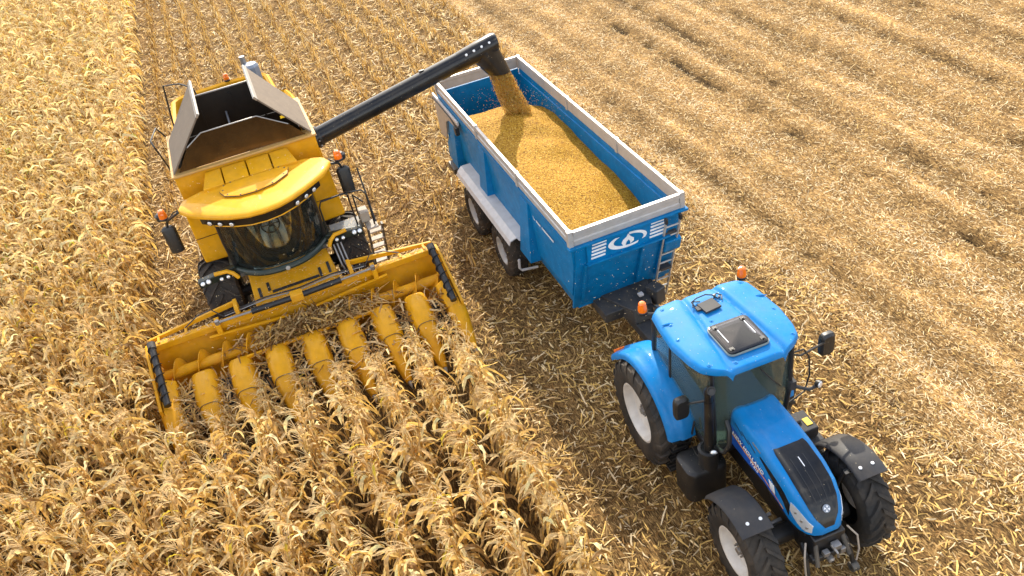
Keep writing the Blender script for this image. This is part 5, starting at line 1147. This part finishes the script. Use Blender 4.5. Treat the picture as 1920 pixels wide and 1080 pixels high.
rg = [j for j in range(nv)] + [i*nv+nv-1 for i in range(1, nu)] + [(nu-1)*nv+j for j in range(nv-2, -1, -1)] + [i*nv for i in range(nu-2, 0, -1)]
for k in range(len(rg)): a, b2 = rg[k], rg[(k+1) % len(rg)]; fs.append((b2, a, N_+a, N_+b2))
q.add(top+bot, fs); ro = q.build('roof', BL, tk, angle=45)
# roof hatch
hz = 3.005
q = MB(); q.loft([[(x, y*(1+.0), hz-.02) for x, y in rrect(.74, 1.44, -.34, .34, .09)], [(x, y, hz+.012) for x, y in rrect(.74, 1.44, -.34, .34, .09)]]); q.build('hatch_seal', M['cabgrey'], ro, bevel=.006)
q = MB(); q.loft([[(x, y, hz+.013) for x, y in rrect(.755, 1.425, -.325, .325, .08)], [(x, y, hz+.032) for x, y in rrect(.755, 1.425, -.325, .325, .08)], [(x, y, hz+.040) for x, y in rrect(.79, 1.39, -.29, .29, .07)]]); o = q.build('roof_hatch', M['smoked'], ro, angle=20)
q = MB(); q.box((1.09, 0, hz+.022), (.44, .40, .008)); q.build('hatch_shade', M['guard'], o)
for x, y in ((.83, -.23), (.83, .23), (1.34, -.25), (1.34, .25)):
    q = MB(); q.box((x, y, hz+.042), (.07, .075, .012)); q.lathe([(.018, 0), (.016, .016), (.001, .018)], (x+.02, y, hz+.046), (0, 0, 1), 10); q.build('hatch_fitting', M['black'], o, bevel=.004)
for y in (-.22, .22):
    q = MB(); q.tube([(.90, y, hz+.044), (1.20, y, hz+.044)], .008, 6); q.build('hatch_strut', M['white'], o)
# bolts in dimples
for x, y in ((0.02, -.66), (.02, .70), (1.42, -.66), (1.40, .70), (.62, -.16), (.66, .32), (1.52, -.30), (.40, -.72), (.74, -.78), (.42, .74), (.80, .78)):
    v = y/np.interp(x, RXs, RHW); p = roof(x, v); q = MB(); q.lathe([(.036, -.002), (.032, .006), (.018, .005), (.016, .014), (.001, .016)], p, (0, 0, 1), 12); q.build('roof_bolt', BL, ro)
for x, y, r_ in ((.36, -.74, .5), (.44, .78, -.5)):
    v = y/np.interp(x, RXs, RHW); p = roof(x, v); q = MB(); q.tube([p+Vector((-.03, -.10, -.004)), p+Vector((0, 0, .008)), p+Vector((.03, .10, -.004))], [.006, .02, .006], 8); q.build('roof_dimple', BL, ro)
# antenna bracket with cables
q = MB(); q.box((.33, -.03, 3.03), (.24, .28, .035), (0, 0, .12)); q.box((.30, -.19, 3.02), (.10, .10, .03)); q.box((.42, -.02, 3.022), (.05, .05, .03)); o = q.build('antenna_bracket', M['guard'], ro, bevel=.006)
for pts in ([(.28, -.22, 3.02), (.16, -.24, 3.06), (.10, -.12, 3.05), (.12, .02, 3.08), (.16, .12, 3.06), (.24, .18, 3.02)], [(.24, -.26, 3.02), (.14, -.20, 3.04), (.18, -.1, 3.03)], [(.2, .12, 3.02), (.14, .2, 3.05), (.2, .26, 3.03), (.28, .22, 3.02)]):
    q = MB(); q.tube(pts, .011, 6); q.build('cable', M['black'], o)
q = MB(); q.lathe([(.02, 0), (.025, .03), (.001, .04)], (.14, .17, 3.0), (0, 0, 1), 8); q.lathe([(.02, 0), (.022, .03), (.001, .04)], (.20, .22, 3.0), (0, 0, 1), 8); q.build('plug', M['steel'], o)
# beacons on stalks
for s, y in ((-1, -.90), (1, .86)):
    q = MB(); q.tube([(-.10, y*.85, 2.86), (-.20, y, 2.84), (-.20, y, 2.87)], .02, 8); q.build('beacon_stalk', M['black'], tk)
    beacon(tk, (-.20, y, 2.88), .075, .19)
# exhaust with air cleaner base
q = MB(); q.tube([(1.52, -.73, 1.28), (1.52, -.73, 2.40)], .075, 20); q.tube([(1.52, -.73, 2.40), (1.52, -.73, 2.56)], .068, 20); q.tube([(1.52, -.73, 2.56), (1.54, -.73, 2.62), (1.60, -.73, 2.66)], [.072, .072, .066], 16); o = q.build('exhaust_stack', M['gloss'], tk)
q = MB(); q.lathe([(.052, 0), (.001, -.03)], (1.605, -.73, 2.662), (.85, 0, .5), 14); q.build('exhaust_mouth', M['inside'], o)
q = MB(); q.lathe([(.001, 0), (.15, 0), (.15, .36), (.165, .37), (.165, .41), (.12, .42), (.115, .40), (.001, .38)], (1.52, -.74, .95), (0, 0, 1), 24); q.build('stack_base', M['black'], o)
q = MB(); q.tube([(1.60, -.62, 1.36), (1.74, -.60, 1.42), (1.80, -.55, 1.62), (1.72, -.50, 1.85), (1.60, -.48, 1.92)], .035, 8); q.build('intake_pipe', M['black'], o)
q = MB(); q.lathe([(.05, -.06), (.062, 0), (.055, .012)], (1.64, -.72, 1.36), (.9, -.3, .3), 14); o2 = q.build('marker_lamp', M['black'], tk); q = MB(); q.lathe([(.054, .01), (.03, .022), (.001, .024)], (1.64, -.72, 1.36), (.9, -.3, .3), 14); q.build('lens', M['lamp'], o2)
# step tank on the right, battery box on the left
q = MB(); P = rrect(1.10, 1.66, -1.14, -.45, .14, 5)
q.loft([[(x, y, .38) for x, y in P], [(x, y, .92) for x, y in P], [(1.40+(x-1.40)*.97, -.79+(y+.79)*.96, .985) for x, y in P], [(1.40+(x-1.40)*.88, -.79+(y+.79)*.86, 1.01) for x, y in P]]); o = q.build('fuel_tank', M['black'], tk, angle=40)
q = MB(); q.tube([(1.10, -.80, 1.012), (1.28, -.82, 1.013), (1.40, -.80, 1.013), (1.62, -.86, 1.013)], .006, 5); q.build('tank_seam', M['dsteel'], o)
for k in range(4):
    q = MB(); q.box((.86-.01*k, -.92-.02*k, 1.08-.22*k), (.30, .30, .035)); o = q.build('step', M['black'], tk, bevel=.008)
    for j in range(4): qq = MB(); qq.box((.76+.065*j, -.92-.02*k, 1.10-.22*k), (.02, .24, .012)); qq.build('tread_bar', M['dsteel'], o)
q = MB(); q.tube([(1.02, -.78, 1.02), (1.10, -.74, 1.55)], .018, 6); q.build('grab_handle', M['black'], tk)
q = MB(); q.box((1.62, .80, 1.16), (.42, .40, .20)); q.box((1.70, .84, .93), (.46, .44, .24)); q.box((1.58, .74, 1.285), (.12, .16, .05)); o = q.build('battery_box', M['guard'], tk, bevel=.03)
q = MB(); q.box((1.66, .90, 1.268), (.15, .10, .01)); q.build('sticker', M['label_yellow'], o)
q = MB(); q.box((1.3, .72, .75), (1.1, .5, .5)); q.build('left_tank', M['black'], tk, bevel=.06)
# mirrors
for s, (mx, my, mz) in ((-1, (1.22, -1.02, 2.10)), (1, (1.32, 1.38, 2.42))):
    ol = [(.125*np.sign(cos(t))*abs(cos(t))**.5, .215*np.sign(sin(t))*abs(sin(t))**.5) for t in np.linspace(0, 2*pi, 24, endpoint=False)]
    q = MB(); q.loft([[(mx-.05, my+y*.92, mz+z*.94) for y, z in ol], [(mx-.03, my+y, mz+z) for y, z in ol], [(mx+.03, my+y, mz+z) for y, z in ol], [(mx+.065, my+y*.75, mz+z*.82) for y, z in ol]]); o = q.build('mirror', M['black'], tk, angle=40)
    q = MB(); q.loft([[(mx-.052, my+y*.85, mz+z*.88) for y, z in ol], [(mx-.054, my+y*.85, mz+z*.88) for y, z in ol]]); q.build('mirror_glass', M['steel'], o)
    q = MB(); q.tube([(mx+.03, my, mz+.05), (mx+.06, my-s*.10, mz+.10), (1.50, s*.80, 2.58 if s > 0 else 2.40), (1.50, s*.66, 2.66 if s > 0 else 2.45)], .018, 8); q.build('mirror_arm', M['black'], o)
# wiper-side grab rail and work lamp on the left pillar
q = MB(); q.tube([(1.50, .66, 2.70), (1.48, .86, 2.66), (1.46, .98, 2.45), (1.46, 1.02, 2.05), (1.46, .95, 1.72), (1.47, .64, 1.60)], .014, 8); q.build('grab_rail', M['black'], tk)
q = MB(); q.tube([(1.52, .66, 2.06), (1.60, .76, 2.02), (1.66, .88, 1.98), (1.66, 1.02, 2.0)], .028, 8); q.box((1.53, .66, 2.08), (.10, .10, .16)); q.build('lamp_arm', M['guard'], tk)
round_lamp(tk, (1.68, 1.04, 2.03), (.8, .3, .1), .06)
q = MB(); q.tube([(1.62, .05, 2.75), (1.64, .25, 2.45), (1.62, .40, 2.25)], .012, 6); q.build('wiper', M['black'], tk)
# front mudguards
for s in (-1, 1):
    WX = WB-(.13 if s > 0 else 0)
    G = [[(WX+cos(rad(a))*(.855+dr), s*y, .735+sin(rad(a))*(.855+dr)) for y, dr in ((.72, -.02), (.75, .01), (.95, .018), (1.15, .01), (1.20, -.03))] for a in np.linspace(148, 67, 20)]
    q = MB(); q.sheet(G, (0, 0, -.014)); o = q.build('front_mudguard', M['guard'], tk, angle=50)
    for y in (.84, 1.04):
        a = rad(78); p = Vector((WX+cos(a)*.87, s*y, .735+sin(a)*.87)); q = MB(); q.lathe([(.026, 0), (.024, .008), (.012, .008), (.012, .016), (.001, .017)], p, (cos(a), 0, sin(a)), 12); q.build('bolt', M['white'], o)
    q = MB(); q.tube([(WX, s*.60, 1.0), (WX+.05, s*.70, 1.45), (WX+.1, s*.9, 1.57)], .025, 8); q.box((WX+.12, s*.72, 1.50), (.05, .16, .03)); q.build('guard_bracket', M['black'], o)
# front linkage
q = MB(); q.box((3.30, 0, .98), (.36, .50, .46)); q.box((3.50, 0, .86), (.12, .62, .12)); q.build('linkage_frame', M['black'], tk, bevel=.03)
for s in (-1, 1):
    q = MB(); q.loft([[(x, s*(.30+.06*f)+dy, z+dz) for dy, dz in ((-.025, -.07), (.025, -.07), (.025, .07), (-.025, .07))] for x, z, f in ((3.28, .92, 0), (3.44, .84, .3), (3.54, .64, .8), (3.60, .46, 1))]); o = q.build('lift_arm', M['black'], tk, bevel=.01)
    q = MB(); q.lathe([(.035, -.05), (.075, -.05), (.075, .05), (.035, .05)], (3.61, s*.36, .44), (0, 1, 0), 14, closed=True); q.build('hook', M['dsteel'], o)
    q = MB(); q.tube([(3.42, s*.20, 1.16), (3.60, s*.25, .80)], .035, 10); q.build('lift_cylinder', M['dsteel'], tk)
    q = MB(); q.tube([(3.40, s*.33, 1.14), (3.52, s*.42, 1.02), (3.58, s*.43, .78), (3.60, s*.40, .55)], .014, 6); q.build('link_rod', M['dirty'], tk)
q = MB(); q.tube([(3.52, 0, 1.06), (3.64, .02, 1.0), (3.62, .06, .86)], .02, 6); q.box((3.54, .06, 1.03), (.10, .12, .09)); q.box((3.55, -.10, .96), (.08, .09, .08)); q.box((3.56, .16, .90), (.06, .08, .1)); q.build('coupling', M['steel'], tk, bevel=.008)
q = MB(); q.lathe([(.03, 0), (.05, .02), (.05, .08), (.02, .10)], (3.54, -.04, .84), (1, 0, 0), 12); q.build('power_shaft', M['steel'], tk)
# rear linkage behind the cab
for s in (-1, 1):
    q = MB(); q.tube([(-.55, s*.32, .72), (-1.05, s*.42, .62)], .04, 8); q.tube([(-.5, s*.36, 1.25), (-.95, s*.42, .66)], .03, 8); q.build('rear_lift_arm', M['black'], tk)
q = MB(); q.box((-.62, 0, .72), (.34, .4, .5)); q.build('rear_hitch', M['black'], tk, bevel=.03)
